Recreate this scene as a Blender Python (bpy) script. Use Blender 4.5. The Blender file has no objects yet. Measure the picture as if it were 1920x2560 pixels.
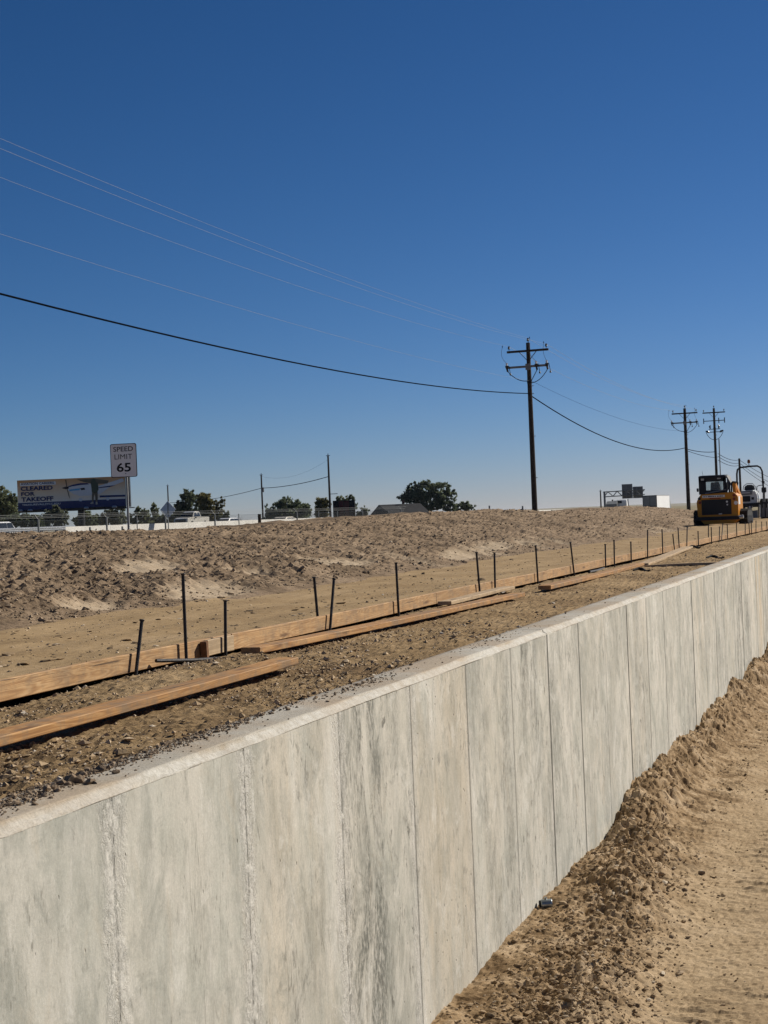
import bpy, math, random
import numpy as np
from mathutils import Vector, Matrix

random.seed(7)
RNG = np.random.default_rng(11)
SC = bpy.context.scene
COL = SC.collection

# ------------------------------------------------------------------ camera
FPX = 3846.0                                   # focal length in photograph pixels
YAW, PITCH, ROLL = math.atan(1340.6 / FPX), math.atan(13.0 / FPX), math.radians(2.35)
EYE = Vector((0, 0, 0.9))
_f0 = Vector((-math.sin(YAW), math.cos(YAW), 0))
_r0 = Vector((math.cos(YAW), math.sin(YAW), 0))
_u0 = Vector((0, 0, 1))
FW = _f0 * math.cos(PITCH) + _u0 * math.sin(PITCH)
_up = _u0 * math.cos(PITCH) - _f0 * math.sin(PITCH)
RT = _r0 * math.cos(ROLL) - _up * math.sin(ROLL)
UP = _r0 * math.sin(ROLL) + _up * math.cos(ROLL)
cam_d = bpy.data.cameras.new('camera')
cam = bpy.data.objects.new('camera', cam_d)
COL.objects.link(cam)
cam_d.sensor_fit = 'VERTICAL'
cam_d.sensor_height = 32.0
cam_d.lens = FPX / 2560.0 * 32.0
cam_d.clip_start = 0.05
cam_d.clip_end = 20000
cam.matrix_world = Matrix(((RT.x, UP.x, -FW.x, EYE.x), (RT.y, UP.y, -FW.y, EYE.y), (RT.z, UP.z, -FW.z, EYE.z), (0, 0, 0, 1)))
SC.camera = cam

# ------------------------------------------------------------------ sky, sun, exposure
SUN_EL, SUN_AZ = math.radians(33), math.radians(37)      # azimuth from +Y towards +X
world = bpy.data.worlds.new("World")
SC.world = world
world.use_nodes = True
_n = world.node_tree.nodes
_sky = _n.new('ShaderNodeTexSky')
_sky.sky_type = 'NISHITA'
_sky.sun_disc = False
_sky.sun_elevation = SUN_EL
_sky.sun_rotation = SUN_AZ
_sky.altitude = 2500
_sky.air_density = 1.0
_sky.dust_density = 0.0
_sky.ozone_density = 2.0
# the camera's rendering of a deep blue autumn sky: one tone curve per channel over the whole sky
EXPO = 0.6
_wl = world.node_tree.links
_sep = _n.new('ShaderNodeSeparateColor'); _com = _n.new('ShaderNodeCombineColor')
_wl.new(_sky.outputs[0], _sep.inputs[0])
for _i, (_a, _g2) in enumerate(((1.10, 1.60), (.85, 1.21), (1.13, 1.17))):
    _m1 = _n.new('ShaderNodeMath'); _m1.operation = 'MULTIPLY'; _m1.inputs[1].default_value = .06
    _mc = _n.new('ShaderNodeMath'); _mc.operation = 'MINIMUM'; _mc.inputs[1].default_value = 1.2
    _m2 = _n.new('ShaderNodeMath'); _m2.operation = 'POWER'; _m2.inputs[1].default_value = _g2
    _m3 = _n.new('ShaderNodeMath'); _m3.operation = 'MULTIPLY'; _m3.inputs[1].default_value = _a / .06 / 2 ** EXPO
    _wl.new(_sep.outputs[_i], _m1.inputs[0]); _wl.new(_m1.outputs[0], _mc.inputs[0]); _wl.new(_mc.outputs[0], _m2.inputs[0]); _wl.new(_m2.outputs[0], _m3.inputs[0]); _wl.new(_m3.outputs[0], _com.inputs[_i])
_wl.new(_com.outputs[0], _n['Background'].inputs[0])
_n['Background'].inputs[1].default_value = 0.06
sun_d = bpy.data.lights.new('sun', 'SUN')
sun_d.energy = 4.0
sun_d.angle = math.radians(0.53)
sun_d.color = (1.0, 0.93, 0.82)
sun = bpy.data.objects.new('sun', sun_d)
COL.objects.link(sun)
SDIR = Vector((math.sin(SUN_AZ) * math.cos(SUN_EL), math.cos(SUN_AZ) * math.cos(SUN_EL), math.sin(SUN_EL)))
sun.rotation_euler = SDIR.to_track_quat('Z', 'Y').to_euler()
sun.location = (20, 20, 30)
SC.view_settings.view_transform = 'Standard'
SC.view_settings.look = 'None'
SC.view_settings.exposure = EXPO
SC.view_settings.gamma = 1.0
SC.view_settings.use_curve_mapping = False
SC.cycles.max_bounces = 6
SC.cycles.transparent_max_bounces = 12

# ------------------------------------------------------------------ helpers
def P(px, py, z):
    """world point seen at a photograph pixel, z metres in front of the lens"""
    return EYE + FW * z + RT * ((px - 960) * z / FPX) + UP * ((1280 - py) * z / FPX)

def on_lat(px, py, X):
    """where the sight line of a pixel meets the vertical plane x = X"""
    d = FW + RT * ((px - 960) / FPX) + UP * ((1280 - py) / FPX)
    return EYE + d * ((X - EYE.x) / d.x)

def tag(o, label=None, cat=None, group=None, kind=None):
    if label: o['label'] = label
    if cat: o['category'] = cat
    if group: o['group'] = group
    if kind: o['kind'] = kind
    return o

def empty(name, loc=(0, 0, 0), rz=0.0):
    o = bpy.data.objects.new(name, None)
    o.empty_display_size = 0.2
    COL.objects.link(o)
    o.location = loc
    o.rotation_euler = (0, 0, rz)
    return o

def link_mesh(name, me, mat=None, parent=None, loc=None, rz=None):
    o = bpy.data.objects.new(name, me)
    COL.objects.link(o)
    if mat and len(me.materials) == 0:
        me.materials.append(mat)
    if parent: o.parent = parent
    if loc is not None: o.location = loc
    if rz is not None: o.rotation_euler = (0, 0, rz)
    return o

def array_mesh(name, V, F, smooth=True):
    V = np.asarray(V, np.float32); F = np.asarray(F, np.int32)
    me = bpy.data.meshes.new(name)
    k = F.shape[1]
    me.vertices.add(len(V)); me.vertices.foreach_set('co', V.ravel())
    me.loops.add(F.size); me.loops.foreach_set('vertex_index', F.ravel())
    me.polygons.add(len(F))
    me.polygons.foreach_set('loop_start', np.arange(0, F.size, k, dtype=np.int32))
    me.polygons.foreach_set('loop_total', np.full(len(F), k, np.int32))
    me.polygons.foreach_set('use_smooth', np.full(len(F), smooth, bool))
    me.update(calc_edges=True)
    return me

class MB:
    """collects faces, then links them as one mesh object"""
    def __init__(s): s.v = []; s.f = []
    def add(s, vs, fs):
        b = len(s.v); s.v += [tuple(v) for v in vs]; s.f += [tuple(b + i for i in f) for f in fs]; return s
    def box(s, c, sz, M=None):
        x, y, z = (k / 2 for k in sz); c = Vector(c)
        vs = [Vector((a * x, b * y, d * z)) for d in (-1, 1) for b in (-1, 1) for a in (-1, 1)]
        vs = [(M @ v if M else v) + c for v in vs]
        return s.add(vs, [(0, 2, 3, 1), (4, 5, 7, 6), (0, 1, 5, 4), (2, 6, 7, 3), (0, 4, 6, 2), (1, 3, 7, 5)])
    def box2(s, a, b):
        return s.box([(a[i] + b[i]) / 2 for i in range(3)], [abs(b[i] - a[i]) for i in range(3)])
    def bar(s, a, b, w, h):
        """rectangular bar from a to b"""
        a, b = Vector(a), Vector(b); d = b - a
        q = d.to_track_quat('Y', 'Z').to_matrix()
        return s.box((a + b) / 2, (w, d.length, h), q)
    def tube(s, pts, r, n=8, caps=True):
        pts = [Vector(p) for p in pts]
        rs = r if isinstance(r, (list, tuple)) else [r] * len(pts)
        base = len(s.v); prev = None
        for i, p in enumerate(pts):
            d = (pts[min(i + 1, len(pts) - 1)] - pts[max(i - 1, 0)]).normalized()
            if prev is None:
                a = d.orthogonal().normalized()
            else:
                a = (prev - d * prev.dot(d)).normalized()
            prev = a; b = d.cross(a)
            for k in range(n):
                an = 2 * math.pi * k / n
                s.v.append(tuple(p + (a * math.cos(an) + b * math.sin(an)) * rs[i]))
        for i in range(len(pts) - 1):
            for k in range(n):
                s.f.append((base + i * n + k, base + i * n + (k + 1) % n, base + (i + 1) * n + (k + 1) % n, base + (i + 1) * n + k))
        if caps:
            s.f.append(tuple(base + k for k in reversed(range(n))))
            e = base + (len(pts) - 1) * n
            s.f.append(tuple(e + k for k in range(n)))
        return s
    def cyl(s, a, b, r, r2=None, n=12):
        return s.tube([a, b], [r, r if r2 is None else r2], n)
    def prism(s, poly, y0, y1, M=None):
        """polygon in (x, z), extruded along y"""
        n = len(poly)
        vs = [Vector((x, y0, z)) for x, z in poly] + [Vector((x, y1, z)) for x, z in poly]
        if M: vs = [M @ v for v in vs]
        fs = [tuple(range(n)), tuple(reversed(range(n, 2 * n)))] + [(i, i + n, (i + 1) % n + n, (i + 1) % n) for i in range(n)]
        return s.add(vs, fs)
    def loft(s, prof):
        """closed side profile [(y, z, half_width)] made into a solid across x"""
        n = len(prof)
        vs = [(-h, y, z) for y, z, h in prof] + [(h, y, z) for y, z, h in prof]
        fs = [tuple(range(n)), tuple(reversed(range(n, 2 * n)))] + [(i, i + n, (i + 1) % n + n, (i + 1) % n) for i in range(n)]
        return s.add(vs, fs)
    def build(s, name, mat, parent=None, smooth=False, bevel=0.0, loc=None, rz=None):
        me = bpy.data.meshes.new(name)
        me.from_pydata(s.v, [], s.f)
        if smooth:
            for p in me.polygons: p.use_smooth = True
        import bmesh
        bm = bmesh.new(); bm.from_mesh(me); bmesh.ops.recalc_face_normals(bm, faces=bm.faces)
        if bevel > 0:
            bmesh.ops.bevel(bm, geom=[e for e in bm.edges if len(e.link_faces) == 2 and e.calc_face_angle(0) > 0.5], offset=bevel, segments=2, affect='EDGES', clamp_overlap=True)
        bm.to_mesh(me); bm.free()
        return link_mesh(name, me, mat, parent, loc, rz)

def text_mesh(body, w=None, h=None, bold=0.0, align='CENTER'):
    cu = bpy.data.curves.new('t', 'FONT'); cu.body = body; cu.align_x = align; cu.offset = bold; cu.resolution_u = 3
    o = bpy.data.objects.new('t', cu); COL.objects.link(o)
    bpy.context.view_layer.update()
    me = bpy.data.meshes.new_from_object(o.evaluated_get(bpy.context.evaluated_depsgraph_get()))
    bpy.data.objects.remove(o)
    V = np.empty(len(me.vertices) * 3, np.float32); me.vertices.foreach_get('co', V); V = V.reshape(-1, 3)
    lo, hi = V.min(0), V.max(0)
    V[:, 1] -= lo[1]
    if align == 'CENTER': V[:, 0] -= (lo[0] + hi[0]) / 2
    else: V[:, 0] -= lo[0]
    sx = w / (hi[0] - lo[0]) if w else h / (hi[1] - lo[1])
    sy = h / (hi[1] - lo[1]) if h else sx
    V[:, 0] *= sx; V[:, 1] *= sy; V[:, 2] = 0
    me.vertices.foreach_set('co', V.ravel()); me.update()
    return me

def clone(root, parent=None):
    c = root.copy(); COL.objects.link(c)
    c.parent = parent
    for ch in list(root.children):
        clone(ch, c)
    return c

# value noise on arrays
def _hash(ix, iy, seed):
    h = (ix.astype(np.int64) * 374761393 + iy.astype(np.int64) * 668265263 + seed * 974711) & 0x7fffffff
    h = ((h ^ (h >> 13)) * 1274126177) & 0x7fffffff
    return ((h ^ (h >> 16)) & 0xffff) / 65535.0

def vnoise(x, y, seed=0):
    xi, yi = np.floor(x), np.floor(y); fx, fy = x - xi, y - yi
    fx = fx * fx * fx * (fx * (fx * 6 - 15) + 10); fy = fy * fy * fy * (fy * (fy * 6 - 15) + 10)
    a, b = _hash(xi, yi, seed), _hash(xi + 1, yi, seed)
    c, d = _hash(xi, yi + 1, seed), _hash(xi + 1, yi + 1, seed)
    return (a + (b - a) * fx) * (1 - fy) + (c + (d - c) * fx) * fy

def fbm(x, y, sc, oct=4, seed=0, gain=0.5):
    out = 0; amp = 1; tot = 0; x = x * sc; y = y * sc
    for o in range(oct):
        ca, sa = math.cos(o * 1.1 + .4), math.sin(o * 1.1 + .4)
        out = out + amp * (vnoise(x * ca - y * sa, x * sa + y * ca, seed + o * 17) - .5); tot += amp
        amp *= gain; x = x * 2.03; y = y * 2.03
    return out / tot

def clods(x, y, sc, seed=0):
    """lumpy: rounded cells with sharp valleys, 0..1"""
    xi, yi = np.floor(x * sc), np.floor(y * sc); best = np.full(np.shape(x), 9.0)
    hh = np.zeros(np.shape(x))
    for dx in (-1, 0, 1):
        for dy in (-1, 0, 1):
            cx, cy = xi + dx, yi + dy
            px = cx + _hash(cx, cy, seed); py = cy + _hash(cx, cy, seed + 5)
            d = (x * sc - px) ** 2 + (y * sc - py) ** 2
            r = .25 + .75 * _hash(cx, cy, seed + 9)
            hh = np.maximum(hh, r * np.sqrt(np.clip(1 - d / (r * r * .9), 0, 1)))
    return hh

def sstep(a, b, x):
    t = np.clip((x - a) / (b - a), 0, 1); return t * t * (3 - 2 * t)

def grid(name, xs, ts, hf, mat, smooth=True):
    X, T = np.meshgrid(xs, ts); H = hf(X, T)
    nx, nt = len(xs), len(ts)
    V = np.stack([X, T, H], -1).reshape(-1, 3)
    i = np.arange(nx * nt).reshape(nt, nx)
    F = np.stack([i[:-1, :-1], i[:-1, 1:], i[1:, 1:], i[1:, :-1]], -1).reshape(-1, 4)
    return link_mesh(name, array_mesh(name, V, F, smooth), mat)

def stepped(t0, t1, d0, pw):
    out = [t0]
    while out[-1] < t1:
        out.append(out[-1] + d0 * (max(out[-1], 1e-3) / max(t0, 1e-3)) ** pw)
    return np.array(out)

_g = (1 + 5 ** .5) / 2
_IV = np.array([(-1, _g, 0), (1, _g, 0), (-1, -_g, 0), (1, -_g, 0), (0, -1, _g), (0, 1, _g), (0, -1, -_g), (0, 1, -_g), (_g, 0, -1), (_g, 0, 1), (-_g, 0, -1), (-_g, 0, 1)]) / math.hypot(1, _g)
_IF = np.array([(0, 11, 5), (0, 5, 1), (0, 1, 7), (0, 7, 10), (0, 10, 11), (1, 5, 9), (5, 11, 4), (11, 10, 2), (10, 7, 6), (7, 1, 8), (3, 9, 4), (3, 4, 2), (3, 2, 6), (3, 6, 8), (3, 8, 9), (4, 9, 5), (2, 4, 11), (6, 2, 10), (8, 6, 7), (9, 8, 1)])

_OV = np.array([(1, 0, 0), (-1, 0, 0), (0, 1, 0), (0, -1, 0), (0, 0, 1), (0, 0, -1.)])
_OF = np.array([(0, 2, 4), (2, 1, 4), (1, 3, 4), (3, 0, 4), (2, 0, 5), (1, 2, 5), (3, 1, 5), (0, 3, 5)])

def rocks(name, pts, size, mat, flat=0.65, rough=0.3, tint=None, parent=None, smooth=False):
    """many loose stones or clods as one mesh, each with its own stone colour in the attribute 'tint'"""
    n = len(pts)
    BV, BF = (_IV, _IF) if n < 9000 else (_OV, _OF)
    nv = len(BV)
    ang = RNG.uniform(0, 2 * np.pi, n); ca, sa = np.cos(ang), np.sin(ang)
    B = BV[None] * (1 + RNG.uniform(-rough, rough, (n, nv, 1))) + RNG.uniform(-rough, rough, (n, nv, 3)) * .6
    el = RNG.uniform(.65, 1.25, (n, 1, 3)) * np.array([1.15, .9, flat])
    B = B * el * np.asarray(size)[:, None, None]
    tl = RNG.normal(0, .3, n); ct, st = np.cos(tl), np.sin(tl)
    y = B[..., 1] * ct[:, None] - B[..., 2] * st[:, None]; z = B[..., 1] * st[:, None] + B[..., 2] * ct[:, None]
    x = B[..., 0]
    X = x * ca[:, None] - y * sa[:, None]; Y = x * sa[:, None] + y * ca[:, None]
    V = np.stack([X, Y, z], -1) + np.asarray(pts)[:, None, :]
    F = (BF[None] + (np.arange(n) * nv)[:, None, None]).reshape(-1, 3)
    me = array_mesh(name, V.reshape(-1, 3), F, smooth)
    at = me.attributes.new('tint', 'FLOAT', 'POINT')
    tv = RNG.uniform(0, 1, n) if tint is None else tint
    at.data.foreach_set('value', np.repeat(tv, nv).astype(np.float32))
    return link_mesh(name, me, mat, parent)

# ------------------------------------------------------------------ materials
def nodes_of(name, rough=0.9, metal=0.0):
    m = bpy.data.materials.new(name); m.use_nodes = True
    nt = m.node_tree; b = nt.nodes['Principled BSDF']
    b.inputs['Roughness'].default_value = rough; b.inputs['Metallic'].default_value = metal
    b.inputs['Specular IOR Level'].default_value = 0.25
    return m, nt, b

class NT:
    """short-hand for wiring nodes"""
    def __init__(s, nt): s.nt = nt
    def new(s, t, **kw):
        n = s.nt.nodes.new('ShaderNode' + t)
        for k, v in kw.items(): setattr(n, k, v)
        return n
    def put(s, sock, v):
        if hasattr(v, 'is_output') or isinstance(v, bpy.types.NodeSocket): s.nt.links.new(v, sock)
        elif v is not None: sock.default_value = v
    def coord(s, kind='Object'): return s.new('TexCoord').outputs[kind]
    def pos(s): return s.new('NewGeometry').outputs['Position']
    def mapped(s, v, scale=(1, 1, 1), loc=None):
        n = s.new('Mapping'); s.put(n.inputs['Vector'], v); n.inputs['Scale'].default_value = scale
        if loc is not None: s.put(n.inputs['Location'], loc)
        return n.outputs[0]
    def noise(s, v, sc, det=4, ro=.6, dist=0.0):
        n = s.new('TexNoise'); s.put(n.inputs['Vector'], v); n.inputs['Scale'].default_value = sc
        n.inputs['Detail'].default_value = det; n.inputs['Roughness'].default_value = ro; n.inputs['Distortion'].default_value = dist
        return n.outputs['Fac']
    def voro(s, v, sc, feat='F1', out='Distance', rnd=1.0):
        n = s.new('TexVoronoi', feature=feat); s.put(n.inputs['Vector'], v); n.inputs['Scale'].default_value = sc
        n.inputs['Randomness'].default_value = rnd
        return n.outputs[out]
    def ramp(s, f, stops):
        n = s.new('ValToRGB'); s.put(n.inputs[0], f); e = n.color_ramp.elements
        while len(e) < len(stops): e.new(.5)
        for el, (p, c) in zip(e, stops):
            el.position = p; el.color = (c if len(c) == 4 else (*c, 1)) if isinstance(c, (tuple, list)) else (c, c, c, 1)
        return n.outputs[0]
    def rng(s, f, a, b, c=0.0, d=1.0):
        n = s.new('MapRange'); s.put(n.inputs[0], f)
        for i, k in enumerate((a, b, c, d)): n.inputs[1 + i].default_value = k
        return n.outputs[0]
    def mix(s, f, a, b, mode='MIX'):
        n = s.new('Mix', data_type='RGBA', blend_type=mode); s.put(n.inputs[0], f)
        for i, k in ((6, a), (7, b)): s.put(n.inputs[i], (*k, 1) if isinstance(k, tuple) and len(k) == 3 else k)
        return n.outputs[2]
    def math(s, op, a, b=None, clamp=False):
        n = s.new('Math', operation=op, use_clamp=clamp); s.put(n.inputs[0], a)
        if b is not None: s.put(n.inputs[1], b)
        return n.outputs[0]
    def bump(s, h, dist, st=1.0, prev=None):
        n = s.new('Bump'); s.put(n.inputs['Height'], h); n.inputs['Distance'].default_value = dist; n.inputs['Strength'].default_value = st
        if prev is not None: s.put(n.inputs['Normal'], prev)
        return n.outputs[0]
    def attr(s, name): return s.new('Attribute', attribute_name=name).outputs['Fac']
    def rand(s): return s.new('ObjectInfo').outputs['Random']
    def sep(s, c):
        n = s.new('SeparateColor'); s.put(n.inputs[0], c); return n.outputs

def plain(name, col, rough=.6, metal=0.0, var=.12, sc=3.0, bump=0.0, bsc=40):
    m, nt, b = nodes_of(name, rough, metal); k = NT(nt); v = k.coord()
    f = k.noise(v, sc, 5)
    c = k.ramp(f, [(.3, tuple(x * (1 - var) for x in col)), (.7, tuple(min(1, x * (1 + var)) for x in col))])
    nt.links.new(c, b.inputs['Base Color'])
    if bump: nt.links.new(k.bump(k.noise(v, bsc, 4), bump), b.inputs['Normal'])
    return m

def soil_mat(name, dark, mid, light, big=.6, fine=14, bump=.006, bsc=60, patch=None, pthr=(.56, .66)):
    m, nt, b = nodes_of(name, .95); k = NT(nt); v = k.pos()
    b.inputs['Specular IOR Level'].default_value = .08
    n1 = k.noise(v, big, 6, .62, .4); n2 = k.noise(v, fine, 6, .7)
    f = k.math('ADD', k.math('MULTIPLY', n1, .55), k.math('MULTIPLY', n2, .45))
    c = k.ramp(f, [(.36, dark), (.5, mid), (.64, light)])
    if patch:
        pf = k.rng(k.noise(v, patch[1], 5, .65, .3), pthr[0], pthr[1])
        c = k.mix(pf, c, patch[0])
    sp = k.rng(k.voro(v, fine * 5), .02, .16)
    c = k.mix(k.math('MULTIPLY', k.math('SUBTRACT', 1.0, sp), .35), c, dark)
    nt.links.new(c, b.inputs['Base Color'])
    nt.links.new(k.bump(k.noise(v, bsc, 8, .75), bump), b.inputs['Normal'])
    return m

def rock_mat(name, stops, bump=.004):
    m, nt, b = nodes_of(name, .92); k = NT(nt); v = k.pos()
    b.inputs['Specular IOR Level'].default_value = .1
    c = k.ramp(k.attr('tint'), stops)
    c = k.mix(k.math('MULTIPLY', k.noise(v, 60, 5, .7), .5), c, k.mix(.5, c, (.5, .42, .3)), 'MIX')
    nt.links.new(c, b.inputs['Base Color'])
    nt.links.new(k.bump(k.noise(v, 90, 6, .7), bump), b.inputs['Normal'])
    return m

# stone and soil colours
M_berm = soil_mat('berm_soil', (.12, .085, .054), (.225, .162, .105), (.325, .242, .163), .9, 15, .012, 40)
_nt = M_berm.node_tree; _k = NT(_nt); _b = _nt.nodes['Principled BSDF']
_nt.links.new(_k.mix(_k.attr('sand'), _b.inputs['Base Color'].links[0].from_socket, _k.ramp(_k.noise(_k.pos(), 7, 5), [(.35, (.37, .285, .19)), (.65, (.47, .375, .265))])), _b.inputs['Base Color'])
M_pad = soil_mat('pad_soil', (.23, .155, .08), (.34, .24, .13), (.40, .29, .17), .8, 22, .005, 90)
_nt = M_pad.node_tree; _k = NT(_nt); _b = _nt.nodes['Principled BSDF']
_st = _k.rng(_k.noise(_k.mapped(_k.pos(), (5.0, .35, 1)), 1.0, 5, .6, .4), .42, .66)
_nt.links.new(_k.mix(_k.math('MULTIPLY', _st, .5), _b.inputs['Base Color'].links[0].from_socket, (.25, .172, .092)), _b.inputs['Base Color'])
M_gravel = soil_mat('gravel_soil', (.14, .092, .05), (.255, .175, .092), (.37, .265, .152), 1.1, 16, .008, 70)
M_low = soil_mat('low_soil', (.28, .20, .115), (.395, .292, .177), (.46, .35, .225), 1.4, 26, .004, 110)
_nt = M_low.node_tree; _k = NT(_nt); _b = _nt.nodes['Principled BSDF']; _v = _k.pos()
_old = _b.inputs['Base Color'].links[0].from_socket
_sx = _k.new('SeparateXYZ'); _k.put(_sx.inputs[0], _v)
_w = _k.math('ADD', _sx.outputs[0], _k.math('MULTIPLY', _k.noise(_v, 3.0, 5, .65), .9))
_mask = _k.rng(_w, -.72, -.40, 1, 0)
_disturbed = _k.ramp(_k.noise(_v, 5.5, 7, .7, .5), [(.36, (.13, .082, .04)), (.5, (.285, .195, .107)), (.64, (.44, .33, .21))])
_nt.links.new(_k.mix(_mask, _old, _disturbed), _b.inputs['Base Color'])
M_far = soil_mat('far_soil', (.16, .13, .075), (.24, .2, .12), (.30, .26, .16), .02, .5, .02, 3)
M_rock = rock_mat('stone', [(0, (.22, .155, .09)), (.3, (.33, .235, .135)), (.7, (.46, .335, .205)), (.93, (.52, .41, .28)), (1, (.6, .54, .45))])
M_clod = rock_mat('clod', [(0, (.12, .085, .054)), (.5, (.225, .162, .105)), (.9, (.325, .242, .163)), (1, (.43, .345, .25))])
M_clod2 = rock_mat('brown_clod', [(0, (.10, .062, .032)), (.5, (.24, .16, .085)), (.88, (.37, .265, .16)), (1, (.54, .46, .35))])
M_clodd = rock_mat('dark_clod', [(0, (.12, .08, .052)), (.6, (.21, .148, .098)), (1, (.31, .23, .155))])

# ------------------------------------------------------------------ terrain
LOW_Z, TOP_Z, FACE_X, BACK_X = -0.78, 0.40, -1.50, -1.66
BOARD_X = -4.64

def h_gravel(x, t):
    h = .30 * np.clip((x + 3.2) / 1.54, 0, 1) ** 2.2
    h = h - .045 * sstep(-4.42, -4.56, x)
    h = h + .065 * np.exp(-(((x + 4.02) / .36) ** 2 + ((t - 8.45) / .8) ** 2))
    h = h + .05 * fbm(x, t, .8, 3, 3) + .028 * fbm(x, t, 5, 3, 4) + .008 * (clods(x, t, 18, 6) - .3) + .015 * (clods(x, t, 36, 7) - .3) + .020 * fbm(x, t, 48, 3, 8, .7)
    return h

def h_pad(x, t):
    rut = .012 * np.sin(x * 9 + 1.2 * fbm(x, t, .3, 2, 30) * 6) * (fbm(x, t, .5, 2, 33) + .5)
    return .05 + .04 * fbm(x, t, .6, 3, 12) + .010 * fbm(x, t, 9, 3, 14) + rut + .012 * fbm(x, t * .5, 18, 3, 15, .7) - .05 * sstep(-4.76, -4.68, x)

def toe_x(t):
    return -7.35 - 1.7 * sstep(53.5, 57, t) + .5 * (fbm(t, t * 0 + 3.3, .35, 3, 41)) + .35 * fbm(t, t * 0 + 9.1, 1.3, 2, 44)

CREST = np.array([(0, .88), (14, .90), (21, .87), (28, .79), (33, .77), (40, .88), (47, .98), (54, .90), (62, .84), (74, .86), (82, .95), (90, .74), (100, .35), (112, -.1), (130, -.3)])

SCOOPS = [on_lat(px, py, X) for px, py, X in ((225, 1520, -8.0), (375, 1462, -9.0), (520, 1498, -7.8), (620, 1462, -8.3), (780, 1432, -8.6), (860, 1425, -8.3), (940, 1418, -8.5), (1150, 1398, -8.0), (1230, 1380, -8.4), (1320, 1372, -8.2))]
def sandy(x, t):
    """0..1 where the pale sand under the soil has been laid bare"""
    m = np.zeros(np.shape(x))
    for i, p in enumerate(SCOOPS):
        r = .27 + .09 * (i % 3); q = np.exp(-(((x - p.x) / (r * .8)) ** 2 + ((t - p.y) / (r * (1.2 + p.y * .05))) ** 2) ** 1.5)
        m = np.maximum(m, q)
    s = (toe_x(t) - x) / 6.3
    strip = np.exp(-((s - .12) / .11) ** 2) * np.clip(fbm(t, x * .5, .5, 4, 57) * 5.0 - .55, 0, 1)
    return np.clip(np.maximum(m * 1.25, strip) + .9 * fbm(x, t, 5, 3, 58), 0, 1) * sstep(.12, .4, np.maximum(m, strip))

def h_berm(x, t):
    s = (toe_x(t) - x) / 6.3
    H = np.interp(t, CREST[:, 0], CREST[:, 1])
    prof = np.where(s < 0, s * .5, 1 - (1 - np.clip(s, 0, 1)) ** 1.7)
    sa = sandy(x, t)
    sc = np.clip(fbm(t, x * .35, .45, 3, 52) * 2.6 + .25, 0, 1)
    prof = prof + .13 * sc * np.exp(-((s - .17) / .06) ** 2) - .05 * sa
    back = sstep(-17.5, -24, x)
    h = .02 + (H - .05) * prof - (H + .5) * back
    a = np.clip(s * 8, .3, 1) * (1 - .8 * sa)
    h = h + np.clip(s * 6, .2, 1) * (.14 * fbm(x, t, .55, 3, 60) + .09 * fbm(x, t, 2.0, 2, 61))
    h = h + a * (.05 * fbm(x, t, 4.0, 3, 67) + .016 * (clods(x + .05 * fbm(x, t, 5, 2, 66), t * .6, 8.0, 63) - .35) + .042 * (clods(x, t * .7, 14, 65) - .3) + .034 * (clods(x, t * .7, 26, 68) - .3) + .055 * fbm(x, t * .6, 24, 3, 64, .75))
    return h

WR = np.array([(3.5, 1.12, .10), (5.0, 1.17, .105), (6.2, 1.24, .115), (7.2, 1.37, .15), (8.2, 1.48, .18), (10, 1.5, .18), (14, 1.5, .19), (20, 1.5, .20), (80, 1.5, .22)])

def h_low(x, t):
    c = np.interp(t, WR[:, 0], WR[:, 1]) + .10 * fbm(t, t * 0 + 1.7, .9, 2, 70)
    a = np.interp(t, WR[:, 0], WR[:, 2]) * (1 + 1.3 * fbm(t, t * 0 + 4.4, 1.4, 3, 71))
    w = np.where(-x > c, .17, .19)
    m = .86 * a * np.exp(-((-x - c) / w) ** 2)
    r = np.clip(m / .10, 0, 1)
    near = sstep(-.86, -1.12, x)
    apron = .085 * sstep(-1.0, -1.46, x) * sstep(8.5, 6.5, t)
    h = LOW_Z + np.maximum(m, apron + .35 * m) + near * (.035 * fbm(x, t, 3, 3, 72) + .02) + (r * .8 + near * .25) * (.045 * fbm(x, t, 8, 3, 73) + .020 * (clods(x, t, 22, 74) - .3) + .020 * (clods(x, t, 45, 75) - .3) + .022 * fbm(x, t, 60, 3, 78, .7))
    h = h + .012 * fbm(x, t, 1.3, 3, 76) + .004 * fbm(x, t, 24, 3, 77) + .010 * fbm(x, t, 52, 2, 79, .8)
    # cleat marks of a tracked machine
    lane = sstep(-.92, -.72, x) * sstep(-.05, -.25, x) * np.clip(.5 + 2.4 * fbm(x, t, .9, 2, 80), 0, 1)
    ph = t / .115 + 1.1 * fbm(x, t, 2.5, 2, 81) + x * .5
    saw = ph - np.floor(ph)
    h = h + lane * .015 * (np.exp(-((saw - .5) / .13) ** 2) - .2) * np.clip(.4 + 2.2 * fbm(x, t, 4.5, 2, 82), 0, 1)
    return h

def hz(f, x, t):
    return float(f(np.array([float(x)]), np.array([float(t)]))[0])

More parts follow.
